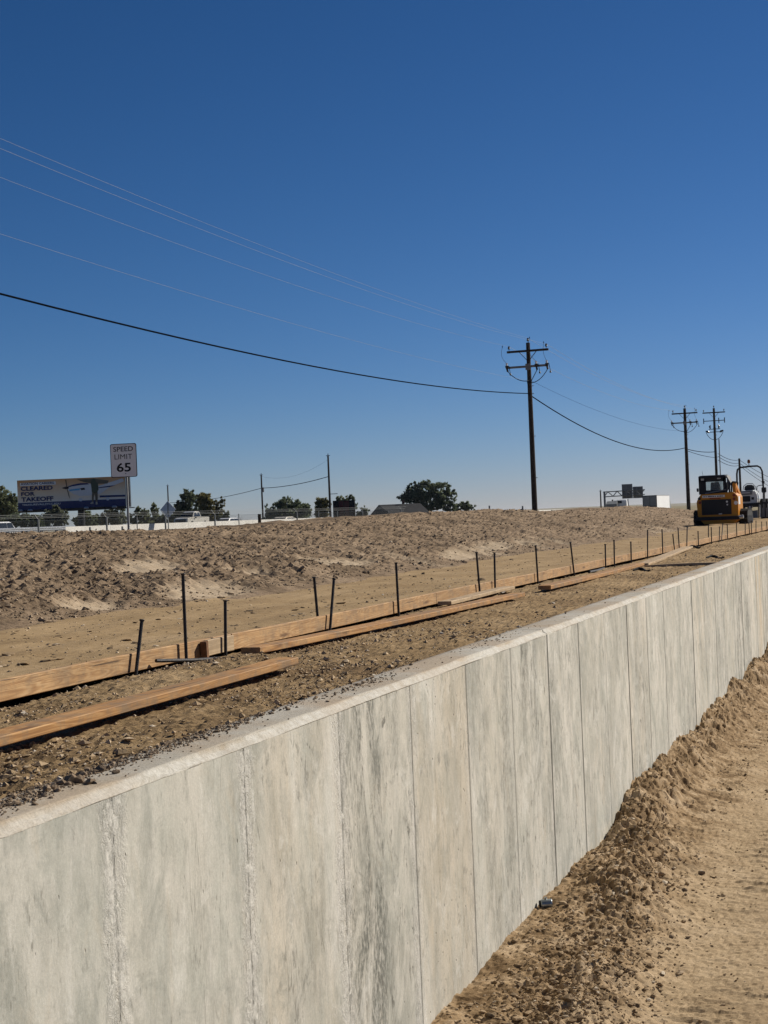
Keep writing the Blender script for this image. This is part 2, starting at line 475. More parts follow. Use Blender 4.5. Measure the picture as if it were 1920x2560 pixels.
tag(grid('far_ground', np.array([-9000, -2500, -600, -200, -60, -24, 3, 60, 300, 2500, 9000.]), np.array([-600, -60, 2, 40, 150, 400, 900, 2500, 6000, 12000.]), lambda x, t: np.full(x.shape, -1.0), M_far), kind='structure')
tag(grid('gravel_strip', np.linspace(-4.71, -1.662, 190), stepped(1.6, 120, .0055, 1.18), h_gravel, M_gravel, False), kind='structure')
tag(grid('graded_pad', np.linspace(-10.2, -4.685, 120), stepped(5, 125, .03, 1.1), h_pad, M_pad, False), kind='structure')
_xs = np.concatenate([-np.arange(6.6, 15.0, .04), -np.arange(15.3, 25, .3)])[::-1]
_bm = tag(grid('berm', _xs, stepped(8, 128, .022, 1.2), h_berm, M_berm, False), kind='structure')
_co = np.empty(len(_bm.data.vertices) * 3, np.float32); _bm.data.vertices.foreach_get('co', _co); _co = _co.reshape(-1, 3).astype(float)
_bm.data.attributes.new('sand', 'FLOAT', 'POINT').data.foreach_set('value', sandy(_co[:, 0], _co[:, 1]).astype(np.float32))
_xs = np.concatenate([np.arange(-1.52, -.9, .0065), np.arange(-.9, .2, .0085), np.array([.5, .8, 1.4, 2.5, 4.5, 9, 20, 60.])])
tag(grid('lower_ground', _xs, stepped(2.6, 120, .0062, 1.05), h_low, M_low, False), kind='structure')

# loose stones and clods (nobody could count them)
def scatter(name, n, xr, tr, hf, smin, smax, mat, pw=2.2, tp=1.0, sink=.25, dens=None, flat=.65, grow=0.0, smooth=False):
    u = RNG.uniform(0, 1, n)
    a, b = tr
    t = (a ** -tp + u * (b ** -tp - a ** -tp)) ** (-1 / tp) if tp > 0 else a + u * (b - a)
    x = RNG.uniform(xr[0], xr[1], n)
    if dens is not None:
        keep = RNG.uniform(0, 1, n) < dens(x, t); x, t = x[keep], t[keep]
    s = smin * (1 - RNG.uniform(0, 1, len(x)) * (1 - (smin / smax) ** pw)) ** (-1 / pw)
    s = s * (1 + grow * t)
    z = hf(x, t) + s * (flat * .6 - sink)
    return tag(rocks(name, np.stack([x, t, z], -1), s, mat, flat, smooth=smooth), kind='stuff')

o = scatter('gravel', 46000, (-4.6, -2.2), (4, 60), h_gravel, .005, .024, M_rock, 2.3, .75, sink=.12, dens=lambda x, t: sstep(3.6, 6.0, t - .9 * (x + 3.2)) * np.clip(.5 + 2.4 * fbm(x, t, .9, 3, 90) + .5 * np.exp(-(((x + 4.0) / .5) ** 2 + ((t - 8.6) / 1.2) ** 2)), .08, 1))
tag(o, 'loose gravel stones strewn between the timber edging and the concrete wall', 'gravel')
o = scatter('berm_clods', 44000, (-15.0, -7.45), (12, 95), h_berm, .010, .04, M_clod, 2.6, .45, dens=lambda x, t: np.clip(.75 + 1.6 * fbm(x, t, .6, 3, 91), .2, 1) * (1 - .85 * sandy(x, t)), grow=.006)
tag(o, 'dark broken soil clods covering the long earth berm', 'soil clods')
o = scatter('ridge_clods', 22000, (-1.49, -.86), (4, 32), h_low, .003, .017, M_clod2, 2.0, .9, dens=lambda x, t: np.clip(.95 * np.exp(-((-x - np.interp(t, WR[:, 0], WR[:, 1])) / .21) ** 2) + .04 + .5 * np.exp(-((x + 1.12) / .07) ** 2) * (fbm(x, t, 1.2, 2, 95) > .02), 0, 1) * np.clip(.6 + 2 * fbm(x, t, 2, 2, 96), .15, 1))
tag(o, 'brown clods and pebbles heaped along the foot of the concrete wall', 'soil clods')
o = scatter('pad_pebbles', 1500, (-7.5, -4.75), (6, 50), h_pad, .006, .022, M_rock, 2.6, .6, sink=.3)
tag(o, 'few small pebbles lying on the smooth graded strip', 'pebbles')
o = scatter('pad_crusts', 420, (-7.3, -4.8), (6, 45), h_pad, .012, .05, M_clod2, 2.2, .6, sink=.05, flat=.28)
tag(o, 'flat dark crusts of soil strewn over the smooth graded strip', 'soil crusts')
o = scatter('low_pebbles', 1300, (-1.1, .2), (4, 25), h_low, .003, .012, M_clod2, 2.6, .9, sink=.2)
tag(o, 'tiny crumbs of earth on the flat tan ground right of the wall', 'pebbles')

# ------------------------------------------------------------------ concrete wall
def concrete_panel_mat():
    m, nt, b = nodes_of('formed_concrete', .82); k = NT(nt)
    oi = k.new('ObjectInfo'); sp = k.sep(oi.outputs['Color'])
    off = k.new('CombineXYZ'); 
    for i, q in enumerate((37.0, 91.0, 53.0)): k.put(off.inputs[i], k.math('MULTIPLY', oi.outputs['Random'], q))
    lo = k.coord('Object'); va = k.new('VectorMath', operation='ADD'); k.put(va.inputs[0], lo); k.put(va.inputs[1], off.outputs[0]); v = va.outputs[0]
    wp = k.pos()
    big = k.noise(k.mapped(wp, (1, 1, .7)), 1.7, 5, .6, .5)
    c = k.ramp(big, [(.30, (.39, .385, .34)), (.5, (.475, .46, .40)), (.68, (.56, .535, .47))])
    c = k.mix(k.math('MULTIPLY', k.rng(k.noise(wp, 3.6, 4, .6, .3), .5, .68), .4), c, (.35, .37, .32))
    c = k.mix(k.math('MULTIPLY', k.rng(k.noise(k.mapped(wp, (1, 1.6, .8)), 9.0, 5, .65, .4), .5, .72), .45), c, (.60, .57, .51))
    mt = k.noise(k.mapped(wp, (1, 1.5, .75)), 4.2, 8, .72, .8)
    c = k.mix(k.math('MULTIPLY', k.rng(mt, .48, .62), .62), c, (.255, .26, .225))
    smg = k.noise(k.mapped(wp, (1, 2.4, 1.0)), 2.6, 7, .7, 1.4)
    c = k.mix(k.math('MULTIPLY', k.rng(smg, .56, .68), .35), c, (.47, .40, .30))
    dr = k.rng(k.noise(k.mapped(wp, (1, 7, 1.8)), 1.0, 8, .72, .6), .56, .66)
    c = k.mix(k.math('MULTIPLY', dr, .42), c, (.66, .645, .59))
    # tan tint
    tn = k.rng(k.noise(k.mapped(v, (1, 5, .9)), 1.0, 4, .6), .38, .6)
    c = k.mix(k.math('MULTIPLY', k.math('MULTIPLY', tn, sp[1]), .75), c, (.53, .41, .26))
    # grain left by the form face, broken up along its length
    g = k.noise(k.mapped(v, (1, 30, 9.0)), 1.0, 6, .70, .6)
    gm = k.rng(k.noise(v, 6.0, 4, .6), .38, .62)
    c = k.mix(k.math('MULTIPLY', k.math('MULTIPLY', k.rng(g, .45, .62), gm), .42), c, (.27, .265, .225))
    # dark weather stains in ragged bands
    st = k.noise(k.mapped(v, (1, 6.5, 2.2)), 1.0, 9, .72, .9)
    sm = k.rng(k.noise(k.mapped(v, (1, 3.2, .55)), 1.0, 4, .6), .42, .60)
    grit = k.rng(k.noise(k.mapped(v, (1, 1.6, .7)), 48, 5, .7), .34, .58)
    sf = k.math('MULTIPLY', k.math('MULTIPLY', k.math('MULTIPLY', k.rng(st, .42, .58), sm), grit), k.math('ADD', k.math('MULTIPLY', sp[0], .85), .15))
    c = k.mix(sf, c, (.125, .127, .108))
    # short dark flecks
    d = k.rng(k.noise(k.mapped(v, (1, 26, 11)), 1.0, 6, .66, .4), .585, .645)
    dm = k.rng(k.noise(v, 2.6, 4, .6), .40, .55)
    df = k.math('MULTIPLY', k.math('MULTIPLY', d, dm), k.math('ADD', k.math('MULTIPLY', sp[0], .6), .4))
    c = k.mix(k.math('MULTIPLY', df, .9), c, (.13, .125, .105))
    d2 = k.rng(k.noise(k.mapped(v, (1, 80, 22)), 1.0, 4, .6), .60, .68)
    c = k.mix(k.math('MULTIPLY', k.math('MULTIPLY', d2, k.rng(k.noise(v, 4.2, 4, .6), .45, .6)), .7), c, (.16, .155, .13))
    d3 = k.rng(k.noise(k.mapped(v, (1, 11, 6.0)), 1.0, 8, .72, .8), .58, .66)
    c = k.mix(k.math('MULTIPLY', k.math('MULTIPLY', d3, grit), k.math('ADD', k.math('MULTIPLY', sp[0], .5), .45)), c, (.155, .155, .132))
    bt = k.rng(k.noise(wp, 6.5, 9, .74, .6), .56, .62)
    c = k.mix(k.math('MULTIPLY', bt, .34), c, (.22, .225, .195))
    bp_ = k.rng(k.noise(k.mapped(wp, (1, 1, .8), (3, 7, 5)), 5.0, 9, .74, .8), .57, .63)
    c = k.mix(k.math('MULTIPLY', bp_, .4), c, (.62, .605, .55))
    # thin wandering lines
    ln = k.math('ABSOLUTE', k.math('SUBTRACT', k.noise(k.mapped(v, (1, 6.0, .7)), 1.0, 4, .55, .3), .5))
    lf = k.math('MULTIPLY', k.rng(ln, .0005, .0035, 1, 0), k.rng(k.noise(v, 1.9, 3), .5, .58))
    c = k.mix(k.math('MULTIPLY', lf, .6), c, (.15, .14, .115))
    # pale cement bleed beside the form joints
    sx = k.new('SeparateXYZ'); k.put(sx.inputs[0], lo)
    e = k.math('ABSOLUTE', sx.outputs[1])
    wob = k.math('MULTIPLY', k.math('SUBTRACT', k.noise(k.mapped(v, (1, 3, 3.5)), 1.0, 7, .72), .5), .16)
    ef = k.rng(k.math('ADD', e, wob), .250, .278)
    br = k.rng(k.noise(k.mapped(v, (1, 1.2, .8)), 34, 7, .75, 1.0), .34, .60)
    wf = k.math('MULTIPLY', k.math('MULTIPLY', ef, br), sp[2])
    c = k.mix(k.math('MULTIPLY', wf, .8), c, (.59, .57, .52))
    # dark line right at the joint
    jf = k.math('MULTIPLY', k.rng(k.math('ADD', k.math('ADD', e, k.math('MULTIPLY', wob, .05)), k.math('MULTIPLY', k.math('SUBTRACT', 1.0, sp[2]), .0075)), .3000, .3055), k.rng(k.noise(k.mapped(v, (1, 2, 4)), 1.0, 5), .30, .5, .45, 1))
    c = k.mix(k.math('MULTIPLY', jf, k.math('SUBTRACT', .85, k.math('MULTIPLY', sp[2], .75))), c, (.12, .118, .10))
    # bug holes
    vd = k.new('TexVoronoi'); k.put(vd.inputs['Vector'], v); vd.inputs['Scale'].default_value = 21
    rs = k.sep(vd.outputs['Color'])[0]
    hole = k.math('MULTIPLY', k.rng(vd.outputs['Distance'], .04, .09, 1, 0), k.rng(rs, .88, .91))
    vd2 = k.new('TexVoronoi'); k.put(vd2.inputs['Vector'], k.mapped(v, (1, 1, .45))); vd2.inputs['Scale'].default_value = 60
    hole2 = k.math('MULTIPLY', k.rng(vd2.outputs['Distance'], .06, .16, 1, 0), k.rng(k.sep(vd2.outputs['Color'])[1], .93, .95))
    hh = k.math('MAXIMUM', hole, hole2)
    c = k.mix(k.math('MULTIPLY', hh, .75), c, (.10, .095, .08))
    fine = k.noise(wp, 130, 6, .8)
    c = k.mix(.22, c, k.ramp(fine, [(.3, .2), (.7, .8)]), 'OVERLAY')
    br2 = k.new('HueSaturation'); k.put(br2.inputs['Color'], c); k.put(br2.inputs['Value'], k.math('ADD', k.math('MULTIPLY', oi.outputs['Alpha'], .5), .80))
    nt.links.new(br2.outputs[0], b.inputs['Base Color'])
    hgt = k.math('SUBTRACT', k.math('ADD', k.math('MULTIPLY', g, .35), k.math('MULTIPLY', k.math('MULTIPLY', wf, k.noise(wp, 55, 6, .75)), 3.0)), k.math('MULTIPLY', hh, 2.0))
    bp = k.bump(hgt, .0022, .8)
    nt.links.new(k.bump(k.noise(wp, 45, 6, .7), .0018, .6, bp), b.inputs['Normal'])
    return m

def cap_mat():
    m, nt, b = nodes_of('trowelled_concrete', .85); k = NT(nt); v = k.pos()
    c = k.ramp(k.noise(v, 3.0, 6, .65, .4), [(.3, (.33, .295, .235)), (.5, (.40, .37, .31)), (.7, (.47, .445, .385))])
    sx = k.new('SeparateXYZ'); k.put(sx.inputs[0], v)
    ch = k.rng(k.math('ADD', sx.outputs[0], k.math('MULTIPLY', k.noise(v, 9, 4), .012)), -1.517, -1.509)
    c = k.mix(k.math('MULTIPLY', ch, k.rng(k.noise(v, 30, 7, .75), .36, .60)), c, (.53, .51, .455))
    # dusty soil smears on top
    du = k.rng(k.noise(v, 1.9, 6, .65), .44, .58)
    c = k.mix(k.math('MULTIPLY', k.math('MULTIPLY', du, k.math('SUBTRACT', 1.0, k.math('MULTIPLY', ch, .6))), .75), c, (.36, .275, .185))
    c = k.mix(.25, c, k.ramp(k.noise(v, 140, 5, .75), [(.3, .2), (.7, .8)]), 'OVERLAY')
    nt.links.new(c, b.inputs['Base Color'])
    nt.links.new(k.bump(k.noise(v, 70, 7, .75), .003), b.inputs['Normal'])
    return m

M_panel, M_cap = concrete_panel_mat(), cap_mat()
M_core = plain('joint_concrete', (.24, .225, .19), .9)
wall = tag(empty('retaining_wall', (FACE_X, 6, LOW_Z)), 'long low board-formed concrete retaining wall running away to the right', 'wall')
def to_parent(o, par):
    o.parent = par; o.matrix_parent_inverse = Matrix.Translation(-par.location) if par.rotation_euler.z == 0 else par.matrix_world.inverted()
    return o
to_parent(MB().box2((-1.655, -1, -1.1), (-1.5065, 95, .362)).build('core', M_core), wall)
# cap with its chamfered, slightly chipped front edge
def cap(t0, t1):
    prof = [(-1.66, .30), (-1.66, .394), (-1.653, .400), (-1.63, .4005), (-1.60, .4015), (-1.575, .4012), (-1.55, .4015), (-1.53, .4005), (-1.5205, .4002), (-1.5195, .3995), (-1.5133, .3940), (-1.5066, .3885), (-1.5003, .3832), (-1.4997, .3818), (-1.5005, .3795), (-1.5055, .377), (-1.507, .35)]
    ts = stepped(max(t0, .8), t1, .006, 1.15); ts = np.concatenate([[t0], ts]) if t0 < .8 else ts
    ts[-1] = t1
    pr = np.array(prof); X = np.repeat(pr[None, :, 0], len(ts), 0); Z = np.repeat(pr[None, :, 1], len(ts), 0); T = np.repeat(ts[:, None], len(pr), 1)
    w = np.array([0, .1, .2, .3, .3, .3, .3, .4, .8, .95, 1, 1, 1.1, 1.1, .9, .3, 0.])[None]
    s = np.arange(len(pr))[None] * .31
    d = fbm(T, s * .2 + X * 0, 2.0, 3, 101) * .007 + fbm(T, s * 2 + X * 0, 40, 4, 102, .7) * .006
    chip = np.clip(fbm(T, s * .6 + X * 0, 6, 3, 103) - .17, 0, 1) * .05
    k = d * w - chip * (w > .9)
    Z = Z + k * .8; X = X + np.where(w > .9, k * .7, 0)
    i = np.arange(X.size).reshape(X.shape)
    F = np.stack([i[:-1, :-1], i[:-1, 1:], i[1:, 1:], i[1:, :-1]], -1).reshape(-1, 4)
    return to_parent(link_mesh('cap', array_mesh('cap', np.stack([X, T, Z], -1).reshape(-1, 3), F, True), M_cap), wall)
T_SEAM, D_SEAM = 2.634, .613
JOINT = T_SEAM + 6 * D_SEAM
cap(-1, JOINT - .0035); cap(JOINT + .0035, 95)
# form panels: dark stain, tan, pale joint bleed, brightness
PAN = {-1: (0.14, 0.0, 0.7, 0.47), 0: (0.16, 0.05, 0.75, 0.5), 1: (0.35, 0.3, 0.75, 0.52), 2: (1.0, 0.1, 0.6, 0.48), 3: (0.4, 0.4, 0.4, 0.52), 4: (0.5, 0.15, 0.3, 0.5), 5: (0.9, 0.08, 0.2, 0.5), 6: (0.55, 0, 0.1, 0.53), 7: (0.25, 0.1, 0.08, 0.55), 8: (0.3, 0.1, 0.08, 0.58), 9: (0.65, 0.18, 0.08, 0.48), 10: (0.25, 0, 0.08, 0.56), 11: (0.3, 0, 0.05, 0.56), 12: (0.65, 0, 0.05, 0.5), 13: (0.4, 0.25, 0.05, 0.54), 14: (0.35, 0.05, 0.05, 0.54), 15: (0.75, 0, 0, 0.52), 16: (0.55, 0.1, 0, 0.53), 17: (1, 0, 0, 0.48), 18: (1, 0, 0, 0.46), 19: (0.2, 0.15, 0, 0.58), 20: (0.3, 0.85, 0, 0.54), 21: (0.8, 0.1, 0, 0.5), 22: (0.4, 0.15, 0, 0.54)}
_pm = MB().box2((-.006, -D_SEAM / 2 + .0004, 0), (0, D_SEAM / 2 - .0004, 1.16)).build('panel_src', M_panel, bevel=.0008)
for i in range(-5, 70):
    o = bpy.data.objects.new('panel', _pm.data); COL.objects.link(o)
    r = random.Random(i * 7 + 3)
    o.color = PAN.get(i, (r.random() * .8, r.random() * .25, 0, .46 + .12 * r.random()))
    o.location = (FACE_X + (r.choice((0, .0006, .0012, .002)) - .001 if i > 4 else -.0002), T_SEAM + (i + .5) * D_SEAM, -.781)
    to_parent(o, wall)
bpy.data.objects.remove(_pm)

# ragged cement fins where the first forms met
M_bleed = plain('cement_bleed', (.50, .485, .435), .9, 0, .25, 40, .003, 60)
for i, (wd, ht) in enumerate(((.034, .0018), (.032, .0018), (.024, .0015), (.016, .0011), (.012, .001))):
    yy = np.linspace(-.05, .05, 26); zz = np.linspace(-.86, .372, 330)
    Yg, Zg = np.meshgrid(yy, zz)
    wz = wd * (1 + 1.1 * fbm(Zg * 0 + i * 7.7, Zg, 3.0, 4, 120))
    off = .010 * fbm(Zg * 0 + i * 3.1, Zg, 4.0, 3, 121)
    env = 1 - np.abs(Yg - off) / wz
    X = FACE_X - .0012 + ht * (.55 * np.clip(env, -1, .6) + 1.5 * fbm(Yg, Zg * .7, 60, 4, 122, .7) + .2) - .0008 * np.exp(-((Yg - off * .3) / .0016) ** 2)
    X = np.clip(X, FACE_X - .004, FACE_X + .008)
    n_ = len(yy); ii = np.arange(X.size).reshape(X.shape)
    Fq = np.stack([ii[:-1, :-1], ii[:-1, 1:], ii[1:, 1:], ii[1:, :-1]], -1).reshape(-1, 4)
    V = np.stack([X, Yg + T_SEAM + i * D_SEAM, Zg], -1).reshape(-1, 3)
    to_parent(link_mesh('cement_fin', array_mesh('cement_fin', V, Fq), M_bleed), wall)

# clods and crumbs spilled on top of the wall
CL = ['largest dark dirt clod in the heap on the wall top near the left edge', 'second largest dirt clod right against the largest one on the wall top', 'dirt clod left of the largest one on the wall top', 'dirt clod above right of the largest one on the wall top', 'dirt clod at the lower right of the heap on the wall top', 'dirt clod in the thin trail left of the heap on the wall top', 'little dirt clod between the trail and the heap on the wall top', 'dirt clod right of the heap, near the back edge of the wall', 'dirt clod farther right of the heap, at the back edge of the wall', 'dirt clod near the left end of the trail on the wall top', 'dirt clod second from the left end of the trail on the wall top', 'leftmost dirt clod on the wall top', 'tiny dirt clod alone below the trail on the wall top', 'small dirt clod in the middle of the trail on the wall top', 'tiny dirt clod at the right foot of the heap on the wall top', 'rightmost single dirt clod of the wall top spill', 'dirt clod on the back edge above the heap on the wall top', 'dirt clod tucked under the front of the largest one on the wall top']
def h_cap(x, t): return np.full(np.shape(x), .4015)
for i, (px, py, s) in enumerate([(180, 1948, .019), (197, 1951, .016), (152, 1957, .013), (205, 1937, .014), (222, 1955, .013), (118, 1973, .012), (135, 1968, .010), (250, 1925, .012), (272, 1919, .011), (64, 2000, .009), (46, 2010, .009), (22, 2012, .009), (128, 1994, .006), (100, 1982, .008), (236, 1957, .007), (290, 1931, .010), (218, 1925, .010), (169, 1960, .010)]):
    d = FW + RT * ((px - 960) / FPX) + UP * ((1280 - py) / FPX); p = EYE + d * ((TOP_Z + s * .4 - EYE.z) / d.z)
    o = rocks('dirt_clod', np.zeros((1, 3)), np.array([s * .8]), M_clodd, .85, .3, tint=np.array([RNG.uniform(.1, .9)]))
    o.location = p
    tag(o, CL[i], 'dirt clod', 'dirt clods spilled on the wall top')
def wt_d(x, t):
    c = np.zeros(np.shape(x))
    for tc, tw, xc, w in ((2.45, .3, -1.60, .8), (2.85, .36, -1.63, 1.8), (3.2, .3, -1.63, 1.2), (3.6, .3, -1.645, .8), (4.35, .28, -1.60, 1), (5.8, .35, -1.60, .5), (9.2, .2, -1.63, .4)):
        c = c + w * np.exp(-((t - tc) / tw) ** 2 - ((x - xc) / .028) ** 2)
    return np.clip(c + .015, 0, 1)
o = scatter('wall_top_crumbs', 8500, (-1.655, -1.52), (2.0, 12), h_cap, .0016, .008, M_clodd, 2.0, .8, sink=.1, dens=wt_d)
tag(o, 'fine dark crumbs of soil sprinkled along the top of the wall', 'soil crumbs')

# ------------------------------------------------------------------ timber
def wood_mat(name, a, b_, c_, dirt=.25):
    m, nt, b = nodes_of(name, .75); k = NT(nt)
    off = k.new('CombineXYZ'); r = k.rand()
    for i, q in enumerate((17.0, 61.0, 29.0)): k.put(off.inputs[i], k.math('MULTIPLY', r, q))
    va = k.new('VectorMath', operation='ADD'); k.put(va.inputs[0], k.coord()); k.put(va.inputs[1], off.outputs[0]); v = va.outputs[0]
    n = k.noise(k.mapped(v, (8, .5, 8)), 1.0, 3, .5, .8)
    w = k.math('SINE', k.math('MULTIPLY', n, 130.0))
    fine = k.noise(k.mapped(v, (90, 2.5, 90)), 1.0, 5, .65)
    f = k.math('ADD', k.math('MULTIPLY', k.math('ADD', k.math('MULTIPLY', w, .5), .5), .34), k.math('MULTIPLY', fine, .66))
    c = k.ramp(f, [(.15, a), (.5, b_), (.85, c_)])
    c = k.mix(k.math('MULTIPLY', k.rng(k.noise(k.mapped(v, (2, .5, 2)), 1.0, 3), .4, .65), .45), c, tuple(x * .68 for x in b_))
    kn = k.rng(k.voro(k.mapped(v, (7, 1.5, 9)), 1.0), .06, .2, 1, 0)
    c = k.mix(k.math('MULTIPLY', kn, .8), c, (.10, .05, .025))
    c = k.mix(k.math('MULTIPLY', k.rng(k.noise(v, 5.5, 7, .72), .46, .62), dirt), c, (.19, .14, .092))
    cr = k.rng(k.noise(k.mapped(v, (46, 1.1, 46)), 1.0, 4), .64, .70)
    c = k.mix(k.math('MULTIPLY', cr, .85), c, (.05, .03, .018))
    nt.links.new(c, b.inputs['Base Color'])
    nt.links.new(k.bump(f, .0015, .6), b.inputs['Normal'])
    return m
M_form = wood_mat('form_timber', (.27, .14, .058), (.455, .27, .122), (.59, .40, .21), .5)
M_loose = wood_mat('loose_timber', (.21, .097, .035), (.41, .215, .08), (.55, .34, .15), .7)
M_grey = wood_mat('greyed_timber', (.34, .24, .14), (.47, .34, .20), (.56, .42, .27), .4)
M_steel = plain('stake_steel', (.045, .042, .042), .62, .35, .5, 30, .002, 120)
M_rod = plain('rod_steel', (.16, .15, .14), .5, .6, .3, 20)
M_block = plain('block_wood', (.20, .10, .05), .85, 0, .3, 30)

def board(name, L, w, h, mat, warp=.004, seed=0):
    """plank along local y from 0 to L, w across x, h tall, with eased edges and a slight warp"""
    n = max(6, int(L / .35)); e = .004; r = random.Random(seed)
    a, b, ph = r.uniform(-1, 1) * warp, r.uniform(-1, 1) * warp, r.uniform(0, 6)
    prof = [(-w / 2 + e, 0), (w / 2 - e, 0), (w / 2, e), (w / 2, h - e), (w / 2 - e, h), (-w / 2 + e, h), (-w / 2, h - e), (-w / 2, e)]
    vs, fs = [], []
    for i in range(n + 1):
        y = L * i / n; dx = a * math.sin(3.1 * i / n + ph); dz = b * math.sin(4.3 * i / n + ph * 2)
        vs += [(x + dx, y, z + dz) for x, z in prof]
    for i in range(n):
        for k in range(8):
            fs.append((i * 8 + k, i * 8 + (k + 1) % 8, i * 8 + 8 + (k + 1) % 8, i * 8 + 8 + k))
    fs += [tuple(reversed(range(8))), tuple(n * 8 + k for k in range(8))]
    return MB().add(vs, fs).build(name, mat)

def lay(name, p0, p1, w, h, mat, z0=None, z1=None, seed=0, roll=0.0, warp=.004):
    """plank with its underside centre running from p0 to p1 (x, y, z)"""
    p0, p1 = Vector(p0), Vector(p1); d = p1 - p0
    o = board(name, d.length, w, h, mat, warp, seed)
    q = d.to_track_quat('Y', 'Z')
    o.rotation_mode = 'QUATERNION'; o.rotation_quaternion = q
    o.location = p0
    return o

ORD = ['zero', 'first', 'second', 'third', 'fourth', 'fifth', 'sixth', 'seventh', 'eighth', 'ninth', 'tenth', 'eleventh', 'twelfth', 'thirteenth', 'fourteenth', 'fifteenth', 'sixteenth', 'seventeenth', 'eighteenth', 'nineteenth', 'twentieth', 'twenty-first', 'twenty-second', 'twenty-third', 'twenty-fourth', 'twenty-fifth', 'twenty-sixth', 'twenty-seventh', 'twenty-eighth', 'twenty-ninth', 'thirtieth', 'thirty-first', 'thirty-second']

# form boards set on edge, end to end
BL = 4.88
for i in range(11):
    t0 = 9.93 - BL + i * BL
    o = lay('form_board', (BOARD_X - .019 + (.004 if i == 0 else random.uniform(-.004, .004)), t0 + .004, .002), (BOARD_X - .019 + random.uniform(-.004, .004), t0 + BL - .004, .002), .038, .116, M_form, seed=i, warp=.005)
    tag(o, 'tan timber form board set on edge, ' + (ORD[i + 1] + ' from the left in the line of edging'), 'form board', 'form boards along the graded pad')

# splice block and short stub at the first joint
p = on_lat(503, 1650, BOARD_X)
o = MB().box((BOARD_X + .028, p.y, .050), (.048, .036, .118), Matrix.Rotation(.06, 3, 'X')).build('timber_stub', M_block, bevel=.003)
tag(o, 'short brown timber stub standing upright against the first form board', 'timber stub')
o = lay('splice_board', (BOARD_X + .022, p.y + .03, .006), (BOARD_X + .022, 9.88, .006), .036, .108, M_grey, seed=77)
tag(o, 'short pale timber splice between the upright stub and the third stake', 'timber piece')

# steel stakes: base pixel, top pixel, distance behind (+) or before (-) the board face
ST = [((340, 1683), (355, 1549), 0), ((466, 1650), (457, 1433), 0), ((564, 1633), (563, 1500), 0), ((794, 1541), (785, 1442), 1), ((825, 1574), (835, 1446), 0), ((997, 1541), (990, 1406), 0), ((1200, 1487), (1191, 1380), 0), ((1238, 1481), (1236, 1381), 0), ((1345, 1455), (1339, 1363), 0), ((1435, 1432), (1426, 1355), 0), ((1514, 1414), (1513, 1360), 0), ((1536, 1411), (1535, 1350), 0), ((1578, 1400), (1577, 1354), 0), ((1619, 1393), (1619, 1325), 0), ((1657, 1382), (1655, 1323), 0), ((1686, 1373), (1682, 1336), 0), ((1698, 1368), (1695, 1321), 0), ((1717, 1365), (1718, 1317), 0), ((1746, 1364), (1745, 1328), 0), ((1771, 1343), (1771, 1311), 1), ((1779, 1357), (1778, 1318), 0), ((1798, 1351), (1799, 1317), 0), ((1804, 1350), (1807, 1310), 0), ((1819, 1346), (1818, 1312), 0), ((1842, 1341), (1841, 1308), 0), ((1863, 1336), (1863, 1306), 0), ((1874, 1335), (1872, 1305), 0), ((1879, 1334), (1878, 1302), 0), ((1890, 1332), (1890, 1302), 0), ((1905, 1330), (1904, 1304), 0), ((1918, 1325), (1916, 1304), 0)]
for i, (b, t, behind) in enumerate(ST):
    X = BOARD_X + .03 if not behind else BOARD_X - .10
    pb, pt = on_lat(b[0], b[1], X), on_lat(t[0], t[1], X)
    if i == 2: X += .03; pb, pt = on_lat(b[0], b[1], X), on_lat(t[0], t[1], X)
    # the shaft is judged from its two ends; push it on into the ground
    d = (pt - pb).normalized(); foot = pb - d * .18
    root = empty('steel_stake', (pb.x, pb.y, 0))
    r = .0115
    s = MB().tube([foot, pt - d * .01], [r, r], 10).build('shaft', M_steel, smooth=False)
    to_parent(s, root)
    hd = MB().tube([pt - d * .012, pt - d * .004, pt], [r * 1.1, r * 1.55, r * 1.4], 10).build('head', M_steel)
    to_parent(hd, root)
    extra = {0: ', short and leaning right', 1: ', the tallest near the left', 3: ', driven behind the edging', 19: ', driven behind the edging'}.get(i, '')
    tag(root, f'dark round steel stake, {ORD[i + 1]} from the left in the row{extra}', 'stake', 'steel stakes along the form boards')

# loose planks lying on the gravel
def gz(x, t, lift=.0): return hz(h_gravel, x, t) + lift
def loose(name, x0, t0, x1, t1, w, h, mat, label, seed, lift=.022):
    m = max(hz(h_gravel, x0 + (x1 - x0) * k / 6, t0 + (t1 - t0) * k / 6) for k in range(7))
    z0, z1 = max(gz(x0, t0), m - .05) + lift, max(gz(x1, t1), m - .05) + lift
    o = lay(name, (x0, t0, z0), (x1, t1, z1), w, h, mat, seed=seed, warp=.008)
    return tag(o, label, 'plank', 'planks lying loose on the gravel')
loose('plank', -3.63, 3.7, -3.50, 8.24, .14, .042, M_loose, 'weathered orange plank lying nearest the camera on the gravel', 21, .034)
loose('plank', -4.17, 9.2, -3.94, 15.4, .14, .042, M_loose, 'long plank lying on gravel along the middle of the timber edging', 22)
loose('plank', -4.38, 14.25, -4.36, 16.6, .14, .036, M_grey, 'short pale plank squeezed between the long middle plank and the edging', 23)
loose('plank', -3.88, 16.3, -3.98, 22.9, .14, .045, M_loose, 'plank lying beyond the long middle plank with its dark end towards the camera', 24)
loose('plank', -4.0, 23.2, -4.47, 31.5, .19, .04, M_grey, 'far pale plank slanting in to meet the edging near the machines', 25, .02)
loose('plank', -3.87, 22.8, -2.72, 22.45, .14, .036, M_grey, 'plank lying crosswise from the gravel towards the concrete wall', 26, -.012)

